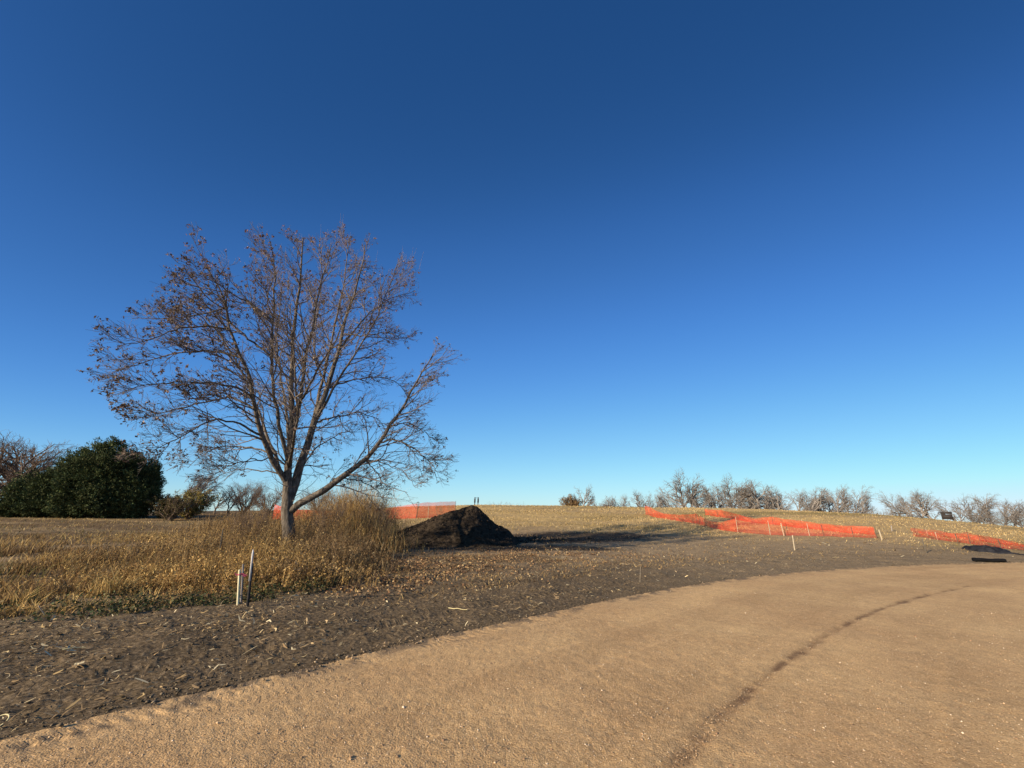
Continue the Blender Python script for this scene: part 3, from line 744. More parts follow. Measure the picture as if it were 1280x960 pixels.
LPt, LRt = LP, LR
B2b, R2b, L2b = spawn(LP, LR, 22, .35, 1.0, .8, 48, 6, up=.08, rad=.014, outward=ctr, wander=.15, taper=.4)
kp = rng.uniform(0, 1, len(B2b)) < np.repeat(np.clip(LL/9, .22, 1), 22); B2b, R2b = B2b[kp], R2b[kp]
B2 = np.vstack([B2, B2b]); R2 = np.vstack([R2, R2b])
B3, R3, L3 = spawn(B2, R2, 5, .2, 1.0, .44, 38, 4, up=.06, rad=.0075, outward=ctr, wander=.16, taper=.5)
B3b, R3b, _ = spawn(B1b, R1b, 6, .2, 1., .45, 40, 4, up=.05, rad=.006, wander=.2, taper=.5)
# pale upright shoots above the top of the crown
hi = B2[B2[:, -1, 2] > 12.5]
sel = rng.choice(len(hi), min(70, len(hi)), replace=False)
tip = hi[sel][:, -1:]; stp = np.linspace(0, 1, 4)[None, :, None]
B4 = tip + stp*(np.array([0, 0, 1.])*rng.uniform(.5, 1.3, (len(sel), 1, 1)) + rng.normal(0, .09, (len(sel), 1, 3)))
R4 = np.ones((len(sel), 4))*.008*np.linspace(1, .4, 4)[None]
tw = [tubes(B1, np.maximum(R1, .008), 6), tubes(B1b, np.maximum(R1b, .006), 4), tubes(B2, np.maximum(R2, .0055), 4), tubes(B3, np.maximum(R3, .0042), 3), tubes(B3b, np.maximum(R3b, .004), 3), tubes(B4, R4, 3)]
V, Fc = cat_vf(tw)
mesh_obj('branches', V-loc0, Fc, M_twig, maple)
# dead leaf bunches near the twig tips
tips = np.vstack([B3[:, -1], B2[:, -1], B2[:, 3]])
d_left = ((tips-loc0)@np.array([hd[1], -hd[0], 0]))     # metres right of trunk
pk = .085+.13*sstep(-1, -6, d_left)+.06*sstep(9, 13, tips[:, 2])
cln = fbm(tips[:, 0]*.9+tips[:, 1]*.5, tips[:, 2]*1.0, 3, 311)
pk *= .35+1.3*sstep(.38, .6, cln)
tips = tips[rng.uniform(0, 1, len(tips)) < pk]
K = 8; n = len(tips)*K
big = np.repeat(rng.uniform(.6, 1.25, len(tips))*(1+.12*sstep(-2, -6, ((tips-loc0)@np.array([hd[1], -hd[0], 0])))), K)
pp = np.repeat(tips, K, 0)+rng.normal(0, .034, (n, 3))*big[:, None]-np.array([0, 0, .02])
lc = pal([(.14, .10, .078), (.09, .068, .055), (.21, .155, .115), (.06, .047, .038), (.30, .225, .165), (.17, .10, .068)], n, .2)
hi_ = (pp[:, 2] > 11) & (rng.uniform(0, 1, n) < .4); lc[hi_] = pal([(.28, .125, .07), (.22, .11, .07), (.30, .17, .11)], int(hi_.sum()))
build3('leaves', [quads(pp-loc0, rng.uniform(.022, .050, n)*big, lc, 1.0, .65)], M_leaf, maple)

# ---- generic bare trees (far)
M_bark2 = simple_mat('far_bark', (.105, .09, .08), (.31, .275, .245), 3, .95, 0)
M_brush = simple_mat('brush_twigs', (.10, .07, .05), (.24, .17, .12), 3, .95, 0)
def make_bare_meshes(seed, H, spread, stems=1, dense=1.0, thick=1.0, lean=0.0, mat=None, fork=.25):
    global rng
    keep = rng; rng = np.random.default_rng(seed)
    tr = []; Lr = []
    for s in range(stems):
        a = rng.uniform(0, 6.28); ls = spread*H*(.10+.16*(stems > 1))*rng.uniform(.6, 1.3)
        K = 10; t = np.linspace(0, 1, K)
        q = np.stack([math.cos(a)*ls*t**1.2+lean*H*t, math.sin(a)*ls*t**1.2, t*H*.62*rng.uniform(.85, 1.1)], 1)
        q[1:] += rng.normal(0, .012*H, (K-1, 3)); tr.append(q); Lr.append(.031*H*thick*(1-.75*t)/(1 if stems == 1 else 1.35))
    P = np.array(tr); Rd = np.array(Lr); P[:, 0, 2] = -.3
    cc = np.array([0, 0, H*.4])
    b1, r1, l1 = spawn(P, Rd, int(13 if stems < 3 else 9), fork, 1.0, H*.45*spread*1.45, 46, 8, up=.07 if stems < 3 else .14, rad=.014*H*thick, outward=cc, wander=.16, taper=.25)
    b2, r2, l2 = spawn(b1, r1, int(8*dense), .2, 1., H*.17, 44, 6, up=.03, rad=.0045*H*thick, outward=cc, wander=.2, taper=.35)
    b3, r3, l3 = spawn(b2, r2, int(6*dense), .2, 1., H*.08, 46, 4, up=.02, rad=.0022*H*thick, outward=cc, wander=.24, taper=.5)
    rng = keep
    t_ = cat_vf([tubes(P, Rd, 7)])
    mn = .0010*H*thick
    c_ = cat_vf([tubes(b1, np.maximum(r1, mn), 5), tubes(b2, np.maximum(r2, mn), 4), tubes(b3, np.maximum(r3, mn*.8), 3)])
    # normalise height to H
    k = H/np.percentile(c_[0][:, 2], 99.6)
    return (t_[0]*k, t_[1]), (c_[0]*k, c_[1])
VAR = {}
def bare_tree(key, loc, s, rz, label, group, mat_t=None, mat_c=None, sx=1.0, name='bare_tree', cat='tree', **kw):
    mat_t = mat_t or M_bark2; mat_c = mat_c or M_bark2
    e = empty(name, loc, label, cat, group, rz); e.scale = (s*sx, s*sx, s)
    kk = (key, mat_t.name, mat_c.name)
    if kk not in VAR:
        (tv_, tf_), (cv_, cf_) = make_bare_meshes(**key_params[key])
        a = mesh_obj('trunk', tv_, tf_, mat_t, e, smooth=True); b = mesh_obj('crown', cv_, cf_, mat_c, e)
        VAR[kk] = (a, b)
    else:
        for src in VAR[kk]:
            c = src.copy(); C.objects.link(c); c.parent = e
    return e
key_params = {
 'tall': dict(seed=11, H=10, spread=.62, stems=2, dense=1.1), 'round': dict(seed=23, H=10, spread=.75, stems=1, dense=1.1, fork=.34),
 'lean': dict(seed=35, H=10, spread=.66, stems=1, lean=-.17, dense=1.0), 'leanr': dict(seed=41, H=10, spread=.7, stems=1, lean=.15, dense=1.1),
 'wide': dict(seed=57, H=10, spread=.9, stems=2, dense=1.05, fork=.30), 'slim': dict(seed=63, H=10, spread=.45, stems=1, dense=1.1),
 'brush': dict(seed=77, H=10, spread=1.0, stems=7, dense=1.0, thick=.6, fork=.05),
}
def ground_place(u, r):
    P = at_r(u, r); P[2] = float(hbase(P[0], P[1])) - .1; return P
def tree_px(key, u, vtop, r, label, group, wpx=None, **kw):
    P = ground_place(u, r); h = height_at(P, u, vtop)
    if key in ('lean', 'leanr', 'tall', 'wide') and 'rz' not in kw: kw['rz'] = -az_of(u)+(math.pi if random.random() < .3 and key != 'lean' else 0)
    s = h/10
    sx = 1.0
    return bare_tree(key, P, s, kw.pop('rz', random.uniform(0, 6.28)), label, group, sx=kw.pop('sx', 1.0)*1.1, **kw)
G1 = 'bare trees along the crest behind the orange fence'
for a in [
 ('round', 727, 606, 150, 'bare round tree rising behind the rust coloured bush on the crest', .85),
 ('slim', 762, 620, 165, 'lowest thin bare tree between the rust bush and the round clump on the crest', 1.0),
 ('round', 770, 619, 160, 'small hazy bare tree at the left end of the low clump', .9),
 ('round', 797, 613, 160, 'bare rounded tree in the middle of the low clump left of the tallest tree', 1.0),
 ('wide', 815, 614, 160, 'bare spreading tree at the right end of the low clump', .7),
 ('lean', 838, 618, 150, 'small leaning bare tree at the foot of the tallest crest tree', .9),
 ('tall', 860, 588, 140, 'tallest bare forked tree standing on the crest above the orange fence', .95),
 ('lean', 880, 607, 140, 'bare tree with a dark leaning trunk just right of the tallest tree', .9),
 ('lean', 902, 607, 140, 'slanting bare tree between the leaning dark trunk and the broad forked tree', .9),
 ('tall', 921, 594, 140, 'broad bare forked tree with twin trunks right of the slanting trees', 1.0),
 ('slim', 940, 601, 142, 'slender bare tree touching the right side of the broad forked tree', 1.1),
 ('slim', 953, 599, 140, 'narrow upright bare tree standing by itself before the right hand clump', 1.2),
 ('tall', 970, 606, 140, 'bare tree with thick upright trunk left of the gap filled with slanted stems', .9),
 ('lean', 986, 611, 142, 'low bare tree with crossing slanted stems in the right hand clump', 1.0),
 ('leanr', 1004, 610, 142, 'bare tree leaning right in the middle of the right hand clump', .9),
 ('wide', 1021, 612, 142, 'shorter bare spreading tree near the right end of the clump', .75),
 ('round', 1044, 606, 140, 'bare fan shaped tree over the right half of the fenced enclosure', 1.0),
 ('wide', 1062, 607, 138, 'wide bare tree at the right end of the long crest clump', .85)]:
    tree_px(a[0], a[1], a[2], a[3], a[4], G1, sx=a[5])
G2 = 'bare trees along the right hand crest'
for a in [
 ('round', 783, 617, 162, 'hazy bare tree filling the gap inside the low clump', .9), ('tall', 896, 603, 146, 'bare tree standing behind the slanting trees', .9),
 ('round', 930, 603, 150, 'bare tree showing between the broad forked tree and the slender one', 1.0), ('wide', 846, 611, 152, 'low spreading bare tree just left of the tallest tree trunk', .8),
 ('round', 995, 612, 148, 'hazy bare tree in the back row above the rear fence', 1.0), ('tall', 1033, 609, 146, 'bare tree behind the shorter spreading tree', .9), ('round', 1075, 615, 142, 'thin low bare tree at the very end of the long clump', .8), ('slim', 960, 610, 148, 'thin hazy tree behind the narrow upright one', 1.2)]:
    tree_px(a[0], a[1], a[2], a[3], a[4], G1, sx=a[5])
for (u, v, r, lab) in ((790,630,158,'dark undergrowth bush at the left of the low clump'),(832,631.5,148,'undergrowth bush left of the tallest tree'),(875,631,142,'undergrowth bush right of the tallest tree'),(912,632,142,'undergrowth bush at the foot of the broad forked tree'),(945,633,141,'undergrowth bush at the foot of the slender tree'),(980,634,141,'undergrowth bush under the slanted stems'),(1015,635.5,140,'undergrowth bush in the right hand clump'),(1050,637,139,'undergrowth bush under the fan shaped tree')):
    tree_px('brush', u, v, r, lab, 'undergrowth below the crest trees', name='bare_bush', cat='bush', sx=1.5, mat_c=M_brush, mat_t=M_brush)
for a in [
 ('round', 1142, 618, 121, 'hazy bare tree between the fan branched tree and the bright limbed one', .9), ('wide', 1196, 622, 114, 'bare tree directly right of the hunting stand', .9), ('round', 1250, 624, 112, 'bare tree behind the pale trunked pair near the right edge', 1.0), ('brush', 1275, 634, 104, 'brown undergrowth bush at the right edge', 1.6), ('brush', 1225, 636, 110, 'brown undergrowth bush below the broad dome tree', 1.6),
 ('wide', 1130, 614, 120, 'bare fan branched tree at the left of the right hand group', .8),
 ('round', 1150, 612, 118, 'bare tree with bright leaning limbs left of the hunting stand', 1.0),
 ('round', 1163, 613, 118, 'pale trunked bare tree beside the hunting stand', 1.0),
 ('wide', 1214, 617, 112, 'broad bare dome shaped tree right of the hunting stand', 1.0),
 ('round', 1236, 618, 112, 'dense bare tree with pale trunk behind the broad dome tree', 1.0),
 ('round', 1262, 625, 105, 'darker bare tree near the right edge of the picture', 1.1),
 ('wide', 1285, 624, 105, 'bare tree cut off by the right edge of the picture', 1.0),
 ('tall', 1330, 620, 105, 'bare tree just beyond the right hand end of the row', 1.0)]:
    tree_px(a[0], a[1], a[2], a[3], a[4], G2, sx=a[5])
tree_px('brush', 1100, 634, 130, 'small wispy bare bush in the gap between the two tree groups', None, name='bare_bush', cat='bush', sx=1.2)
tree_px('brush', 622, 627, 170, 'tiny dark bush on the skyline right of the twin posts', None, name='bare_bush', cat='bush', sx=.9)
tree_px('brush', 643, 628, 190, 'tiny rounded bush on the skyline farther right of the twin posts', None, name='bare_bush', cat='bush', sx=1.0)
tree_px('brush', 752, 627, 120, 'low brown bare bush right of the rust coloured one', None, name='bare_bush', cat='bush', sx=1.6, mat_c=M_brush, mat_t=M_brush)

# leafy bushes
def leafy(name, u, vtop, r, wm, label, cat, colors, n=2200, leaf=.09, group=None, hf=1.0, trunkmat=None):
    P = ground_place(u, r); H = height_at(P, u, vtop)
    e = empty(name, P, label, cat, group)
    k = 26; th = rng.uniform(0, 6.28, k); q = rng.uniform(.1, .9, k)
    st = np.zeros((k, 6, 3)); t = np.linspace(0, 1, 6)
    for i in range(k):
        st[i, :, 0] = math.cos(th[i])*wm*.5*q[i]*t; st[i, :, 1] = math.sin(th[i])*wm*.5*q[i]*t; st[i, :, 2] = H*.85*t*math.sqrt(1-.5*q[i]**2)
    st[:, 1:] += rng.normal(0, .05*H, (k, 5, 3))*[1, 1, .4]
    rs = np.ones((k, 6))*.02*H*np.linspace(1, .25, 6)[None]
    b1, r1, _ = spawn(st, rs, 9, .1, 1, H*.3, 45, 5, up=.1, rad=.008*H, taper=.4)
    V_, F_ = cat_vf([tubes(st, rs, 5), tubes(b1, np.maximum(r1, .004*H), 3)])
    mesh_obj('stems', V_, F_, trunkmat or M_brush, e)
    # clumpy foliage: leaf bunches on the branch ends
    src = b1.reshape(-1, 3); c0 = src[rng.integers(0, len(src), n)]
    K = 7; c = np.repeat(c0, K, 0)+rng.normal(0, .03*H, (n*K, 3))
    shade = np.repeat(rng.uniform(.75, 1.25, (n, 1)), K, 0)
    build3('foliage', [quads(c, rng.uniform(.6, 1.3, n*K)*leaf, pal(colors, n*K, .2)*shade)], M_weed, e)
    return e
leafy('rust_bush', 716, 617, 140, 8.0, 'rounded rust brown bush on the crest at the left end of the tree line', 'bush', [(.24, .15, .06), (.18, .11, .05), (.30, .20, .09)], 1500, .16)
leafy('shrub', 238, 607, 62, 4.6, 'yellow green leafy shrub under the bare trees between the evergreens and the maple', 'shrub', [(.30, .25, .06), (.19, .18, .045), (.38, .30, .08), (.20, .13, .04)], 1400, .075)
leafy('shrub', 203, 616, 66, 4.6, 'low dark olive shrub at the right foot of the evergreens', 'shrub', [(.06, .07, .02), (.10, .09, .03), (.13, .09, .04)], 1100, .08)
leafy('shrub', 214, 618, 60, 4.0, 'small dark brown shrub between the olive and the yellow green shrubs', 'shrub', [(.10, .07, .04), (.12, .10, .04)], 700, .07)
G3 = 'bare trees and brush on the far left field edge'
for a in [
 ('round', 12, 541, 95, 'grey brown bare tree behind the left end of the evergreens', 1.2, 1),
 ('wide', -18, 543, 95, 'bare tree cut off by the left edge of the picture', 1.0, 1),
 ('round', 34, 550, 98, 'bare tree just showing above the left evergreen', 1.0, 1),
 ('leanr', 212, 592, 75, 'bare crooked tree with a bent limb right of the evergreens', .9, 0),
 ('round', 240, 586, 78, 'pale bare tree standing over the yellow green shrub', .9, 0),
 ('wide', 285, 603, 72, 'brown brushy tree seen under the left branches of the maple', .8, 1),
 ('brush', 305, 597, 66, 'tangled reddish brown brush left of the maple trunk', 1.0, 1),
 ('brush', 334, 606, 62, 'low brown brush directly behind the maple trunk', 1.0, 1),
 ('brush', 395, 607, 64, 'brown brush in the gap right of the maple trunk', 1.1, 1),
 ('brush', 420, 611, 60, 'brown brush behind the tall reeds', 1.1, 1)]:
    mm = M_brush if a[6] else M_bark2
    tree_px(a[0], a[1], a[2], a[3], a[4], G3, sx=a[5], mat_c=mm, mat_t=mm, name='bare_tree' if a[0] != 'brush' else 'bare_bush', cat='tree' if a[0] != 'brush' else 'bush')

for (u, v, r, lab) in ((470,622,26,'bare brown thicket bush rising from the right part of the tall reeds'),(415,618,25,'bare brown thicket bush just right of the maple trunk'),(318,628,23,'bare brown thicket bush in the weeds left of the maple trunk')):
    tree_px('brush', u, v, r, lab, 'brown thicket bushes round the maple', name='bare_bush', cat='bush', sx=.75, mat_c=M_brush, mat_t=M_brush)
for a in [('round', 2, 556, 84, 'dark brown bare tree in front at the left edge beside the evergreens', 1.0), ('wide', 20, 566, 86, 'low dark brown bare tree touching the left evergreen', .8), ('round', 268, 612, 74, 'brown bare tree between the yellow green shrub and the maple', .9), ('round', 310, 603, 80, 'hazy brown bare tree behind the maple trunk at its left', 1.0)]:
    tree_px(a[0], a[1], a[2], a[3], a[4], G3, sx=a[5], mat_c=M_brush, mat_t=M_brush)
# evergreens ---------------------------------------------------------
M_cedar = col_mat('cedar_foliage', .8, .08, .8, .35, .1)
def cedar(u, vtop, r, W, label, lobes, seed, n=5200):
    global rng
    keep = rng; rng = np.random.default_rng(seed)
    P = ground_place(u, r); H = height_at(P, u, vtop)
    e = empty('evergreen_tree', P, label, 'tree', 'dark evergreens at the left')
    # trunk and limbs
    k = 7; st = np.zeros((k, 8, 3)); t = np.linspace(0, 1, 8)
    for i in range(k):
        a = rng.uniform(0, 6.28); q = W*.5*rng.uniform(.2, .8)*(i > 0)
        st[i, :, 0] = math.cos(a)*q*t; st[i, :, 1] = math.sin(a)*q*t; st[i, :, 2] = H*.85*t*(1 if i == 0 else rng.uniform(.6, .9))
    st[:, 1:] += rng.normal(0, .1, (k, 7, 3))
    rs = np.ones((k, 8))*np.linspace(.2, .03, 8)[None]
    st[:, 0, 2] -= .2
    V_, F_ = tubes(st, rs, 7); mesh_obj('trunk', V_, F_, M_brush, e, smooth=True)
    # foliage sprays over many limb ends
    pts = []; 
    for (lx, ly, lz, lr, lh) in lobes:
        m_ = int(n*(lr*lr)/sum(q[3]**2 for q in lobes))
        d = norm(rng.normal(0, 1, (m_, 3)))
        nn = fbm(d[:, 0]*2.6+lx+7, d[:, 1]*2.6+d[:, 2]*3+lz, 3, 400+seed)
        rad = (.40+.60*rng.uniform(0, 1, m_)**.5)*(.42+1.12*nn)
        c = np.stack([lx*W*.5+d[:, 0]*lr*W*.5*rad, ly*W*.5+d[:, 1]*lr*W*.5*rad, lz*H+d[:, 2]*lh*H*rad], 1)
        pts.append(np.hstack([c, d]))
    A = np.vstack(pts); A[:, 2] = np.maximum(A[:, 2], .25+.1*H*rng.uniform(0, 1, len(A)))
    # each spray: narrow pointed leaves fanning outward and up
    K = 12; m_ = len(A)
    c = np.repeat(A[:, :3], K, 0)+rng.normal(0, .12, (m_*K, 3)); d = norm(np.repeat(A[:, 3:], K, 0)+rng.normal(0, .55, (m_*K, 3))+[0, 0, .35])
    L = rng.uniform(.10, .26, m_*K)[:, None]; s = norm(np.cross(d, rng.normal(0, 1, d.shape)))*L*.22
    V_ = np.stack([c-d*L*.3, c+s, c+d*L, c-s], 1).reshape(-1, 3); F_ = np.arange(len(V_)).reshape(-1, 4)
    big_ = fbm(A[:, 0]*.55+A[:, 1]*.3, A[:, 2]*.6+A[:, 1]*.3, 3, 431)
    tone = np.repeat(rng.uniform(.65, 1.3, (m_, 1))*(.35+1.3*big_[:, None]), K, 0)
    cc = pal([(.065, .086, .034), (.042, .060, .024), (.090, .112, .042), (.13, .135, .055)], m_*K, .15)*tone
    mesh_obj('foliage', V_, F_, M_cedar, e, cols=np.repeat(cc, 4, 0))
    rng = keep
    return e
cedar(70, 564, 72, 8.0, 'left shoulder of the dark evergreens, lighter olive green than its neighbour', [(-.35,0,.38,.65,.42),(.3,0,.5,.6,.44),(-.1,.1,.68,.35,.34),(-.75,0,.25,.42,.3),(-.1,0,.2,.7,.25)], 501, 7500)
cedar(113, 544, 70, 9.6, 'largest and tallest dark evergreen, rounded with a pointed top', [(0,0,.42,.75,.46),(-.35,0,.6,.48,.36),(.05,0,.78,.3,.24),(.45,0,.5,.5,.4),(0,0,.2,.72,.25)], 502, 9500)
cedar(156, 565, 68, 6.4, 'right hand dark evergreen, nearly black with a ragged right side', [(0,0,.42,.72,.45),(.35,.1,.55,.5,.36),(-.3,0,.68,.4,.30),(.62,0,.36,.42,.3),(0,0,.2,.7,.25)], 503, 7000)
cedar(24, 596, 74, 4.4, 'small dark evergreen at the left edge of the picture', [(0,0,.45,.8,.5),(-.4,0,.5,.5,.4),(.5,0,.4,.45,.4),(0,0,.2,1.0,.25)], 504, 4000)

# pale low farm building seen under the evergreens
M_white = simple_mat('white_siding', (.62, .62, .62), (.74, .74, .72), 3, .6, .1)
M_roof = simple_mat('grey_roofing', (.22, .22, .23), (.32, .32, .33), 3, .6, .1)
P = ground_place(10, 170); P[2] += 0
shed = empty('farm_building', P, 'long low pale building glimpsed under the left evergreens', 'building', rz=-az_of(10))
mb = MB(); mb.box((0, 0, 1.6), 34, 9, 3.2); mb.build('wall', M_white, shed)
mb = MB(); 
rf = np.array([[-17.5,-5,3.2],[17.5,-5,3.2],[17.5,0,4.6],[-17.5,0,4.6],[-17.5,5,3.2],[17.5,5,3.2],[-17.5,-5,3.05],[17.5,-5,3.05],[17.5,5,3.05],[-17.5,5,3.05]])
mb.add(rf, [[0,1,2,3],[3,2,5,4],[6,9,8,7],[0,6,7,1],[4,5,8,9]]); mb.add(rf[[0,3,4]], [[0,1,2]]); mb.add(rf[[1,5,2]], [[0,1,2]])
mb.build('roof', M_roof, shed)
for k in range(4):
    mb = MB(); mb.box((-12+8*k, -4.53, 1.3), 1.6, .06, 1.2); mb.build('window', M_roof, shed)

# ------------------------------------------------------------------ soil mound
M_mound = simple_mat('mound_soil', (.012, .009, .006), (.062, .046, .032), 5, 1.0, 1.0, .06, .03)
PB = at(572, 682); PB = PB + np.append(PB[:2]/np.linalg.norm(PB[:2])*2.0, 0)
rM = math.hypot(PB[0], PB[1]); vd = PB[:2]/rM; sdv = np.array([vd[1], -vd[0]])
pxm = rM*1.0/ (FW@np.array([PB[0], PB[1], 0])/ (FW@np.array([PB[0], PB[1], 0])))   # metres scale helper
def x_of(u, v=670):
    d = ray(u, v); n = vd; t = rM/(d[0]*vd[0]+d[1]*vd[1]); return (d[0]*t*sdv[0]+d[1]*t*sdv[1])
cx = x_of(572)
def h_at(u, v): 
    d = ray(u, v); t = rM/(d[0]*vd[0]+d[1]*vd[1]); return CAMZ+d[2]*t
gz = float(hbase(PB[0], PB[1]))
prof = [(452, 0), (472, h_at(472,672)-gz), (488, h_at(488,666)-gz), (502, h_at(502,660)-gz), (520, h_at(520,653)-gz), (545, h_at(545,644)-gz), (562, h_at(562,638)-gz), (576, h_at(576,634.5)-gz), (587, h_at(587,631.5)-gz), (594, h_at(594,633)-gz), (602, h_at(602,640)-gz), (612, h_at(612,649)-gz), (622, h_at(622,656)-gz), (634, h_at(634,662)-gz), (650, 0.0)]
px_ = np.array([x_of(p[0])-cx for p in prof]); ph_ = np.array([max(p[1], 0) for p in prof])
gx, gy = np.meshgrid(np.linspace(px_[0]-.6, px_[-1]+.6, 190), np.linspace(-3.4, 3.4, 130), indexing='ij')
hh = np.interp(gx, px_, ph_); hm = ph_.max()
wy = .9+2.1*np.sqrt(np.clip(hh/hm, 0, 1))
tt = np.clip(np.abs(gy + .35*(fbm(gx*.8, gy*.8, 2, 600)-.5))/wy, 0, 1)
zz = hh*(1-tt**1.25)
act = np.clip(zz/.5, 0, 1)
zz = zz + act*(.20*(fbm(gx*1.3+3, gy*1.3, 3, 601)-.5) + .12*(fbm(gx*4, gy*4, 3, 602)-.5)+.06*(fbm(gx*14, gy*14, 2, 603)-.5)) - .06*(1-act)
WX = PB[0]+sdv[0]*gx+vd[0]*gy; WY = PB[1]+sdv[1]*gx+vd[1]*gy
WZ = zg(WX, WY)+zz-.03
i_ = np.arange(gx.size).reshape(gx.shape)
FM = np.stack([i_[:-1, :-1], i_[1:, :-1], i_[1:, 1:], i_[:-1, 1:]], -1).reshape(-1, 4)
mo = mesh_obj('soil_mound', np.stack([WX, WY, WZ], -1).reshape(-1, 3)-PB, FM, M_mound, smooth=True)
mo.location = PB; tag(mo, 'pointed pile of nearly black soil beside the tall reeds', 'soil mound')
# clods on and right of the mound
n = 2600; a = rng.integers(0, gx.size, n); s = np.clip(rng.lognormal(-3.2, .5, n), .015, .14)
k = (zz.ravel()[a] > .08); a = a[k]; s = s[k]; n = len(a)
Pm = np.stack([WX.ravel()[a], WY.ravel()[a], WZ.ravel()[a]+s*.1], 1)
v1 = rocks(Pm, s, pal([(.05, .037, .028), (.075, .056, .042), (.035, .026, .02)], n, .2))
Q = at(665, 675); n2 = 700; xx = Q[0]+rng.normal(0, 2.2, n2); yy = Q[1]+rng.normal(0, 1.1, n2); s2 = np.clip(rng.lognormal(-2.9, .5, n2), .02, .2)
v2 = rocks(np.stack([xx, yy, zg(xx, yy)+s2*.2], 1), s2, pal([(.06, .045, .033), (.09, .068, .05)], n2, .2))
o = build3('soil_lumps', [v1, v2], M_clod); tag(o, 'dark soil lumps over the mound and the ground to its right', 'soil lumps', kind='stuff')

# ------------------------------------------------------------------ orange safety fences
def net_mat(name='orange_net', duties=(.26, .30), cA=(.68, .062, .022), cB=(.86, .11, .04)):
    mt, nt, b = new_mat(name)
    uvn = nd(nt, 'ShaderNodeTexCoord'); sep = nd(nt, 'ShaderNodeSeparateXYZ'); nt.links.new(uvn.outputs['UV'], sep.inputs[0])
    outs = []
    for k, (per, duty) in enumerate(((.075, duties[0]), (.05, duties[1]))):
        m1 = nd(nt, 'ShaderNodeMath', operation='DIVIDE'); m1.inputs[1].default_value = per; nt.links.new(sep.outputs[k], m1.inputs[0])
        m2 = nd(nt, 'ShaderNodeMath', operation='FRACT'); nt.links.new(m1.outputs[0], m2.inputs[0])
        m3 = nd(nt, 'ShaderNodeMath', operation='LESS_THAN'); m3.inputs[1].default_value = duty; nt.links.new(m2.outputs[0], m3.inputs[0])
        outs.append(m3.outputs[0])
    mx = nd(nt, 'ShaderNodeMath', operation='MAXIMUM'); nt.links.new(outs[0], mx.inputs[0]); nt.links.new(outs[1], mx.inputs[1])
    n = noise_n(nt, 1.5, 3); r = ramp(nt, n.outputs['Fac'], [(.3, cA), (.7, cB)])
    nt.links.new(r.outputs[0], b.inputs['Base Color']); b.inputs['Roughness'].default_value = .5
    t = nd(nt, 'ShaderNodeBsdfTranslucent'); nt.links.new(r.outputs[0], t.inputs['Color'])
    ms = nd(nt, 'ShaderNodeMixShader'); ms.inputs[0].default_value = .35; nt.links.new(b.outputs[0], ms.inputs[1]); nt.links.new(t.outputs[0], ms.inputs[2])
    tr = nd(nt, 'ShaderNodeBsdfTransparent'); m4 = nd(nt, 'ShaderNodeMixShader')
    nt.links.new(mx.outputs[0], m4.inputs[0]); nt.links.new(tr.outputs[0], m4.inputs[1]); nt.links.new(ms.outputs[0], m4.inputs[2])
    nt.links.new(m4.outputs[0], nt.nodes['Material Output'].inputs['Surface'])
    return mt
M_net = net_mat(); M_net_thin = net_mat('dark_orange_net', (.19, .22), (.50, .04, .022), (.66, .072, .034))  # second net: darker orange, thinner strands
M_lath = simple_mat('weathered_lath', (.28, .22, .15), (.46, .39, .29), 12, .8, .3, .004, stretch=(3, 3, .4))
M_steel = simple_mat('dark_steel_post', (.045, .04, .032), (.11, .085, .06), 14, .6, .2, .003, .3)
M_newwood = simple_mat('fresh_pine_stake', (.50, .41, .20), (.64, .55, .31), 10, .75, .2, .003, stretch=(3, 3, .4))
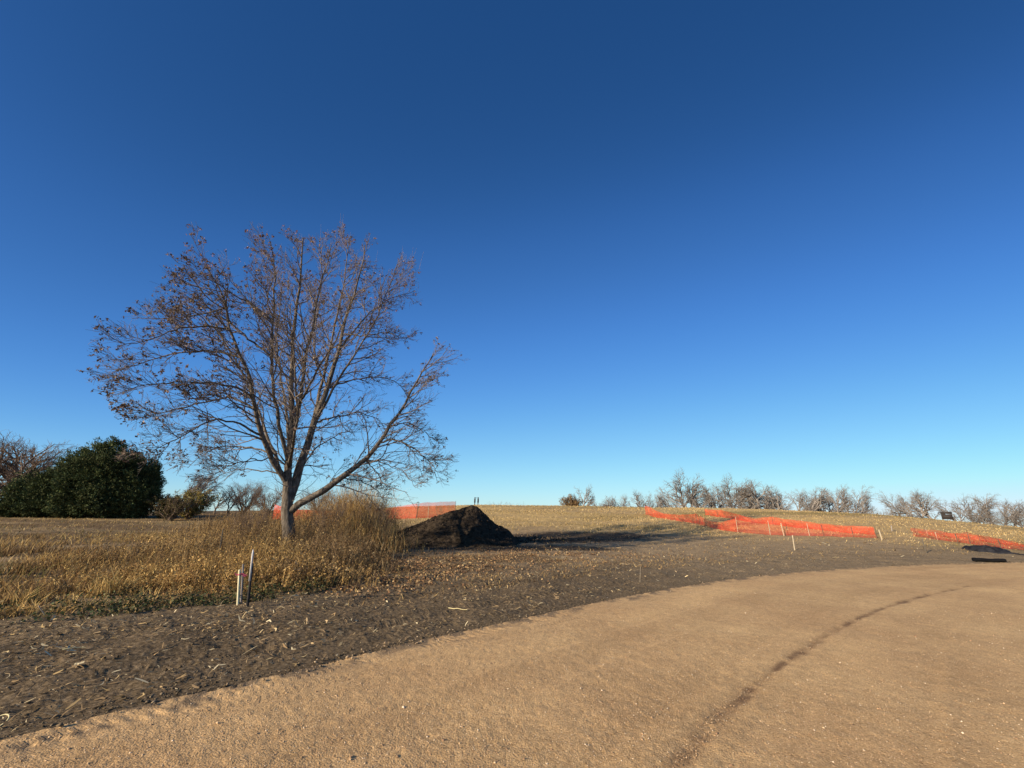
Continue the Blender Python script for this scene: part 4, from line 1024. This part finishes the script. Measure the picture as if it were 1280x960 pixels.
def fence(label, rows, posts, wrinkle=.05, drop=0.0, post_mat=None, net=None):
    """rows: (u, v_bottom, v_top) along the run; posts: (u, v_bottom, v_top)"""
    pts = []
    for (u, vb, vt) in rows:
        P = at(u, vb); P[2] = float(zg(P[0], P[1])); pts.append([P[0], P[1], P[2], max(height_at(P, u, vt), .15)])
    Q = resample(np.array(pts)[:, :], 120) if False else None
    A = np.array(pts); s = np.r_[0, np.cumsum(np.hypot(np.diff(A[:, 0]), np.diff(A[:, 1])))]
    n = max(int(s[-1]/.10), 20); t = np.linspace(0, s[-1], n)
    x = np.interp(t, s, A[:, 0]); y = np.interp(t, s, A[:, 1]); hgt = np.interp(t, s, A[:, 3])
    origin = np.array([x.mean(), y.mean(), float(hbase(x.mean(), y.mean()))])
    e = empty('safety_fence', origin, label, 'fence', 'orange plastic safety fences')
    m_ = 13; V_ = []; UVs = []
    tx = np.gradient(x); ty = np.gradient(y); L = np.hypot(tx, ty)+1e-9; nx, ny = -ty/L, tx/L
    z0 = zg(x, y)
    hgt = hgt*(.80+.42*fbm(t*.35+len(rows), t*0, 3, 705))
    for j in range(m_):
        q = j/(m_-1)
        off = wrinkle*2*(fbm(t*1.3, t*0+q*1.5, 3, 700)-.5)*(.4+math.sin(q*3.14)) + .06*np.sin(t*5+q*6)*wrinkle*8*math.sin(q*3.14)
        zz_ = z0+.02+hgt*q + .05*(fbm(t*1.1, t*0+q*2, 3, 711)-.5)*q
        V_.append(np.stack([x+nx*off, y+ny*off, zz_], 1)); UVs.append(np.stack([t, np.full(n, q*1.1)], 1))
    V_ = np.stack(V_, 1).reshape(-1, 3); UVs = np.stack(UVs, 1).reshape(-1, 2)
    ii = np.arange(n*m_).reshape(n, m_); F_ = np.stack([ii[:-1, :-1], ii[1:, :-1], ii[1:, 1:], ii[:-1, 1:]], -1).reshape(-1, 4)
    mesh_obj('netting', V_-origin, F_, net or M_net, e, uv=UVs, smooth=True)
    for (u, vb, vt) in posts:
        P = at(u, vb); P[2] = float(zg(P[0], P[1])); h = height_at(P, u, vt)
        mb = MB(); ln = np.array([random.gauss(0, .03), random.gauss(0, .03)])*h
        a = P-origin; pm = post_mat or random.choice([M_lath, M_steel, M_steel])
        top = a+np.array([ln[0], ln[1], h])
        if pm is M_lath: mb.tube([a-[0,0,.1], top], .022, 4)
        else:
            mb.tube([a-[0,0,.1], top], .014, 5); mb.box((a+top)/2+[.012, 0, 0], .008, .03, h*.98)
        mb.build('post', pm, e)
    return e
fence('bright orange sagging front fence running from the crest down to the corner post', [(807,643,633),(816,646,636),(831,648.5,643),(852,652,644),(871,654.5,643),(886,659,650),(902,663,653),(922,665.5,649)],
      [(807,643,632),(871,655,642.5),(922.5,666,646)], .06)
fence('darker see-through orange front panel between the corner post and its right end', [(923,665.5,649.5),(940,667,650.5),(964,668.5,652),(1000,669.5,655),(1040,671,658),(1070,672,660),(1096,672.5,661)],
      [(963,668.5,651),(985,669,653),(1012,670,654),(1030,671,656),(1067,672,659),(1096.5,673,658)], .08, net=M_net_thin)
fence('orange rear run of the fenced enclosure, seen above the front panel', [(882,644,637),(897,646,638),(922,650,643),(945,654,648.5),(967,656,646),(1000,660,650.5),(1025,663,655),(1060,667,658),(1094,669,660)],
      [(882,644,636),(897,646,638),(967,657,640),(1004,660,649)], .08)
fence('rumpled orange fence at the far right behind the black fabric heap', [(1142,670.5,661),(1157,672.5,663),(1172,675,664),(1198,678,667.5),(1213,680,666),(1230,682,670),(1251,686,674),(1266,687,679),(1285,690,683),(1330,696,690)],
      [(1146,670.5,659),(1172,675,665),(1198,679,667),(1213,680,665),(1252,686,673)], .14, net=M_net_thin)
fence('second crumpled strip of orange net sloping above the far right fence', [(1150,669,664),(1175,671,667),(1200,674,668),(1225,676,670),(1250,680,674),(1280,684,680)], [(1160,670,661),(1225,677,668)], .16, net=M_net_thin)
fence('orange fence behind the soil mound and the tall reeds', [(340,649,632),(352,650,635),(400,650,640),(455,650,640),(488,649,633),(520,648,630.5),(550,647,628),(569,646,629)],
      [(345,649,631),(400,650,639),(470,649,636),(520,648,629),(535,648,629),(568.5,646,626)], .05)

# ------------------------------------------------------------------ stakes and posts
M_pink = simple_mat('pink_ribbon', (.75, .10, .16), (.9, .2, .25), 20, .6, 0)
M_fresh = simple_mat('bright_pine_stake', (.64, .55, .32), (.78, .70, .46), 10, .75, .2, .003, stretch=(3, 3, .4))
M_old = simple_mat('grey_old_lath', (.15, .13, .12), (.32, .29, .27), 14, .85, .3, .004, stretch=(3, 3, .4))
M_blackw = simple_mat('black_painted_post', (.018, .016, .015), (.05, .042, .038), 14, .7, .3, .004)
def stake(name, u, vb, utop, vt, w, d, mat, label, cat='stake', pointed=True, group=None, rz=None):
    P = at(u, vb); P[2] = float(zg(P[0], P[1])); D = math.hypot(P[0], P[1]); hv = np.array([P[0], P[1], 0])/D
    dd = ray(utop, vt); T = np.array([0, 0, CAMZ])+dd*(D/(dd@hv))
    e = empty(name, P, label, cat, group)
    ax = norm(T-P); L = np.linalg.norm(T-P); s = norm(np.cross(ax, hv)); q = np.cross(s, ax)
    mb = MB(); V_ = []
    lv = [(-.08, 1), (0, 1), (L*.5, .98), (L-.02, .97), (L, .8)]
    for (l, k) in lv:
        for (i, j) in ((-1, -1), (1, -1), (1, 1), (-1, 1)): V_.append(ax*l+s*i*w*.5*k+q*j*d*.5*k)
    F_ = [[a*4+b, a*4+(b+1) % 4, (a+1)*4+(b+1) % 4, (a+1)*4+b] for a in range(len(lv)-1) for b in range(4)]+[[16, 17, 18, 19], [3, 2, 1, 0]]
    mb.add(V_, F_); mb.build('shaft', mat, e)
    return e, ax, L, s, q
e, ax, L, s, q = stake('survey_stake', 297, 757, 299.5, 712, .040, .025, M_fresh, 'short pale wooden stake with a pink ribbon, in front of two darker stakes')
mb = MB(); c0 = ax*(L*.86)
mb.tube([c0+s*.021+q*.017, c0+s*.021-q*.017, c0-s*.021-q*.017, c0-s*.021+q*.017, c0+s*.021+q*.017], .009, 5, False)
rb = []
for k, (dx, dz, l) in enumerate(((-1, -.25, .10), (-1, -.5, .085), (.9, .5, .06))):
    for t in np.linspace(0, 1, 6):
        c = c0+s*(.02*dx+dx*l*t)+ax*(dz*l*t+.012*math.sin(t*6+k))-q*.02
        rb += [c-ax*.014, c+ax*.014]
rb = np.array(rb); F_ = [[b*12+2*i, b*12+2*i+1, b*12+2*i+3, b*12+2*i+2] for b in range(3) for i in range(5)]
mb.add(rb, F_); mb.build('ribbon', M_pink, e)
stake('survey_stake', 301.5, 753, 304, 705, .034, .012, M_old, 'weathered grey lath just right of the pink ribboned stake')
e, ax, L, s, q = stake('fence_post', 309, 759, 315.5, 704, .046, .036, M_blackw, 'tall leaning dark post with a white tip, rightmost of the three by the lane')
mb = MB(); V_ = []
for l, k in ((L-.30, 1), (L+.17, 1.0), (L+.24, .55)):
    for (i, j) in ((-1, -1), (1, -1), (1, 1), (-1, 1)): V_.append(ax*l+s*(i*.016*k+.012)+q*(j*.008-.028))
F_ = [[a*4+b, a*4+(b+1) % 4, (a+1)*4+(b+1) % 4, (a+1)*4+b] for a in range(2) for b in range(4)]+[[8, 9, 10, 11], [3, 2, 1, 0]]
mb.add(V_, F_); mb.build('lath', simple_mat('pale_lath', (.52, .50, .50), (.66, .64, .62), 12, .7, .1), e)
stake('metal_post', 271, 712, 279, 661, .028, .02, M_steel, 'thin dark bare metal post standing in the weeds left of the maple')
stake('wooden_stake', 993.5, 688, 990.5, 669, .05, .03, M_lath, 'pale wooden stake standing alone in front of the fenced enclosure')
stake('wooden_stake', 1158, 691, 1152.5, 674, .05, .04, M_steel, 'dark stake with a pale top between the two fence runs')
P = at(1158, 691)
stake('wooden_stake', 1102.5, 675, 1098.5, 662, .06, .03, M_lath, 'leaning pale lath just right of the end of the enclosure fence')
stake('wooden_stake', 980, 669.5, 976, 654, .06, .02, M_lath, 'pale lath leaning on the see-through front fence panel')
stake('wooden_stake', 1115, 664, 1114, 657, .06, .04, M_old, 'small grey stub in the gap between the two fence runs')
stake('weed_stalk', 800, 729, 800.5, 708, .007, .006, M_lath, 'single thin dry stalk standing upright near the road edge', 'weed stalk')
stake('weed_stalk', 57, 772, 48, 757, .012, .008, M_lath, 'bent pale stalk at the front of the weeds on the left', 'weed stalk')

# twin posts with crosspieces on the skyline
P = ground_place(595, 84); 
tw_e = empty('twin_posts', P, 'pair of dark wooden posts joined by thin rails on the skyline behind the soil mound', 'posts', rz=-az_of(595))
H = height_at(P, 595, 621.5)
for k in (-1, 1):
    mb = MB(); mb.box((k*.33, 0, H/2), .17, .17, H); mb.box((k*.33, -.10, H*.62), .30, .05, H*.42); mb.build('post', M_blackw, tw_e)
mb = MB(); mb.box((0, .11, H*.93), .95, .05, .07); mb.build('rail', M_blackw, tw_e)

# hunting stand
P = ground_place(1182, 96); H = height_at(P, 1182, 640)
hs = empty('hunting_stand', P, 'dark boxy raised hunting stand among the bare trees on the right crest', 'hunting stand', rz=-az_of(1182))
mb = MB(); bw = 1.2; bh = .9
zb = H-bh-.1
for (a, b_, c_, d_) in ((0, -bw/2, bw, .05), (0, bw/2, bw, .05)):
    mb.box((a, b_, zb+.3), c_, d_, .6); mb.box((a, b_, zb+bh-.08), c_, d_, .16)
for sx in (-1, 1):
    mb.box((sx*bw/2, 0, zb+.3), .05, bw-.06, .6); mb.box((sx*bw/2, 0, zb+bh-.08), .05, bw-.06, .16)
    for sy in (-1, 1): mb.box((sx*(bw/2-.08), sy*(bw/2-.08), zb+bh/2), .1, .1, bh-.01)
mb.box((-.35, -bw/2, zb+.68), .45, .045, .18)
mb.build('cabin', M_blackw, hs)
mb = MB(); mb.box((0, 0, zb+bh+.06), bw+.14, bw+.14, .1); mb.build('roof', M_blackw, hs)
mb = MB(); mb.box((0, 0, zb-.06), bw+.1, bw+.1, .1); mb.build('floor', M_blackw, hs)
for sx in (-1, 1):
    for sy in (-1, 1):
        mb = MB(); mb.tube([(sx*(bw/2+.15), sy*(bw/2+.15), -.2), (sx*(bw/2-.05), sy*(bw/2-.05), zb-.12)], .06, 6); mb.build('leg', M_blackw, hs)

# black pipe & fabric heap
M_black = simple_mat('black_plastic', (.004, .004, .004), (.010, .009, .009), 6, .6, .2, .01, .15)
a = at(1219, 702.2); b_ = at(1257, 703.0); mid = (a+b_)/2; 
pe = empty('drain_pipe', [mid[0], mid[1], float(zg(mid[0], mid[1]))], 'short straight black plastic pipe lying at the road edge on the right', 'pipe')
mb = MB(); nn = 60; ts = np.linspace(0, 1, nn); pp_ = a[None]*(1-ts[:, None])+b_[None]*ts[:, None]; org = np.array(pe.location)
pp_[:, 2] = org[2]+.075+.01*np.sin(ts*9); rr_ = .066+.008*(np.arange(nn) % 2)
mb.tube(pp_-org, rr_, 14, True); mb.build('pipe_wall', M_black, pe, smooth=True)
mb = MB(); d_ = norm(pp_[0]-pp_[1]); mb.tube([pp_[0]-org-d_*.05, pp_[0]-org+d_*.04], .088, 14); mb.build('collar', M_black, pe)
# fabric heap: folded sheet
a = at(1212, 685.5); b_ = at(1253, 691); c_ = at(1285, 694.5)
fa = resample(np.array([a, (a+b_)/2+[0, .2, 0], b_, c_]), 140); L_ = np.linspace(0, 1, 140)
tang = norm(np.gradient(fa, axis=0)*[1, 1, 0]); nrm = np.stack([-tang[:, 1], tang[:, 0], 0*L_], 1)
V_ = []; m_ = 36
wid = np.interp(L_, [0, .06, .3, .55, .68, .8, 1], [.10, .5, .7, .65, .3, .12, .06]); ht = np.interp(L_, [0, .06, .3, .5, .62, .75, 1], [.04, .22, .34, .36, .20, .08, .04])
s_ = L_*np.linalg.norm(np.diff(fa, axis=0), axis=1).sum()
for j in range(m_):
    q = -1+2*j/(m_-1); pz_ = .58*ht*(1-q*q)**.6
    wr = .20*(fbm(s_*1.6, s_*0+q*2.4, 3, 801)-.5)+.10*np.abs(np.sin(s_*4+q*5+2*fbm(s_, s_*0+q, 2, 803)))-.03
    p = fa+nrm*(wid*q)[:, None]; p[:, 2] = zg(p[:, 0], p[:, 1])+pz_*(1+wr*2.4)+(.012 if abs(q) < .99 else -.03)
    V_.append(p)
V_ = np.stack(V_, 1).reshape(-1, 3); ii = np.arange(140*m_).reshape(140, m_); F_ = np.stack([ii[:-1, :-1], ii[1:, :-1], ii[1:, 1:], ii[:-1, 1:]], -1).reshape(-1, 4)
M_fab = simple_mat('black_fabric', (.008, .008, .010), (.035, .035, .040), 5, .85, .6, .04, .08)  # slight bluish sheen put into the lighter colour
o = mesh_obj('silt_fabric', V_-a, F_, M_fab, smooth=True); o.location = a; tag(o, 'crumpled heap of black fabric trailing off to the right below the orange fence', 'fabric')

# pale cord loop at the very left edge of the road
P = at(-2, 907); P[2] = float(zg(P[0], P[1]))+.02
th = np.linspace(0, 2*np.pi*.93, 40); lp = np.stack([.052*np.cos(th), .03*np.sin(th)+.0*th, .035+.03*np.sin(th)], 1)
mb = MB(); mb.tube(lp, .0045, 7); o = mb.build('cord_loop', M_newwood, None, smooth=True); o.location = P; tag(o, 'small pale loop of cord on the soil at the left edge of the road', 'cord')
# some larger sticks / husks that can be told apart as litter
for (u1, v1_, u2, v2_, lab) in ((560,760,584,763,'straight pale stick lying on the dirt lane below the mound'),(3,711,44,712,'pale broken stalk lying in the weeds at the far left'),(76,817,106,813,'pale dry stalk lying on the dirt lane at the lower left')):
    a = at(u1, v1_); b_ = at(u2, v2_); n_ = 7; pp_ = a[None]*(1-np.linspace(0, 1, n_)[:, None])+b_[None]*np.linspace(0, 1, n_)[:, None]
    pp_[:, 2] = zg(pp_[:, 0], pp_[:, 1]).max()+.02; pp_ += rng.normal(0, .006, pp_.shape)
    mb = MB(); mb.tube(pp_-a, np.linspace(.007, .004, n_), 6); o = mb.build('dry_stalk', M_newwood, None, smooth=True); o.location = a; tag(o, lab, 'stalk')

# ------------------------------------------------------------------ light
SUN_EL = R(18.0); SH = R(36)    # shadow heads 36 degrees forward of due right
d = Vector((math.cos(SH)*math.cos(SUN_EL), math.sin(SH)*math.cos(SUN_EL), -math.sin(SUN_EL)))
sl = bpy.data.lights.new('sun', 'SUN'); sl.energy = 5.0; sl.angle = R(.55); sl.color = (1, .85, .64)
so_ = bpy.data.objects.new('sun', sl); C.objects.link(so_); so_.rotation_euler = d.to_track_quat('-Z', 'Y').to_euler()
w = bpy.data.worlds.new('World'); scene.world = w; w.use_nodes = True
nt = w.node_tree; bg = nt.nodes['Background']
sky = nt.nodes.new('ShaderNodeTexSky'); sky.sky_type = 'NISHITA'; sky.sun_disc = False
sky.sun_elevation = SUN_EL; sky.sun_rotation = math.atan2(-d.x, -d.y)
sky.air_density = 1.0; sky.dust_density = .3; sky.ozone_density = 3.0; sky.altitude = 400
EXPO = .85
tcw = nt.nodes.new('ShaderNodeTexCoord'); vm_ = nt.nodes.new('ShaderNodeVectorMath'); vm_.operation = 'MULTIPLY'; vm_.inputs[1].default_value = (.5, 1, 1)
vn_ = nt.nodes.new('ShaderNodeVectorMath'); vn_.operation = 'NORMALIZE'
nt.links.new(tcw.outputs['Generated'], vm_.inputs[0]); nt.links.new(vm_.outputs[0], vn_.inputs[0]); nt.links.new(vn_.outputs[0], sky.inputs['Vector'])
def vmath(op, a, k):
    n = nt.nodes.new('ShaderNodeVectorMath'); n.operation = op; nt.links.new(a, n.inputs[0]); n.inputs[3 if op == 'SCALE' else 1].default_value = k; return n.outputs[0]
cv = nt.nodes.new('ShaderNodeRGBCurve'); cm = cv.mapping; cm.extend = 'HORIZONTAL'; cm.use_clip = False
for ch, ptsc in enumerate(([(0,0),(.0615,.015),(.0955,.040),(.165,.092),(.35,.25),(.68,.50),(1,.70)], [(0,0),(.117,.07),(.18,.15),(.305,.30),(.586,.59),(.9,.84),(1,.89)], [(0,0),(.235,.225),(.35,.45),(.54,.73),(.845,.93),(1,.99)])):
    c_ = cm.curves[ch]
    while len(c_.points) < len(ptsc): c_.points.new(.5, .5)
    for p_, q_ in zip(c_.points, ptsc): p_.location = q_; p_.handle_type = 'AUTO_CLAMPED'
cm.update()
nt.links.new(vmath('SCALE', sky.outputs[0], .1503), cv.inputs['Color'])
nt.links.new(vmath('SCALE', cv.outputs[0], 1/(2**EXPO*.1)), bg.inputs['Color']); bg.inputs['Strength'].default_value = .1
scene.view_settings.view_transform = 'Standard'; scene.view_settings.look = 'None'; scene.view_settings.exposure = EXPO; scene.view_settings.gamma = 1
scene.render.resolution_x = 1024; scene.render.resolution_y = 768
scene.render.engine = 'CYCLES'
scene.cycles.max_bounces = 6; scene.cycles.transparent_max_bounces = 12
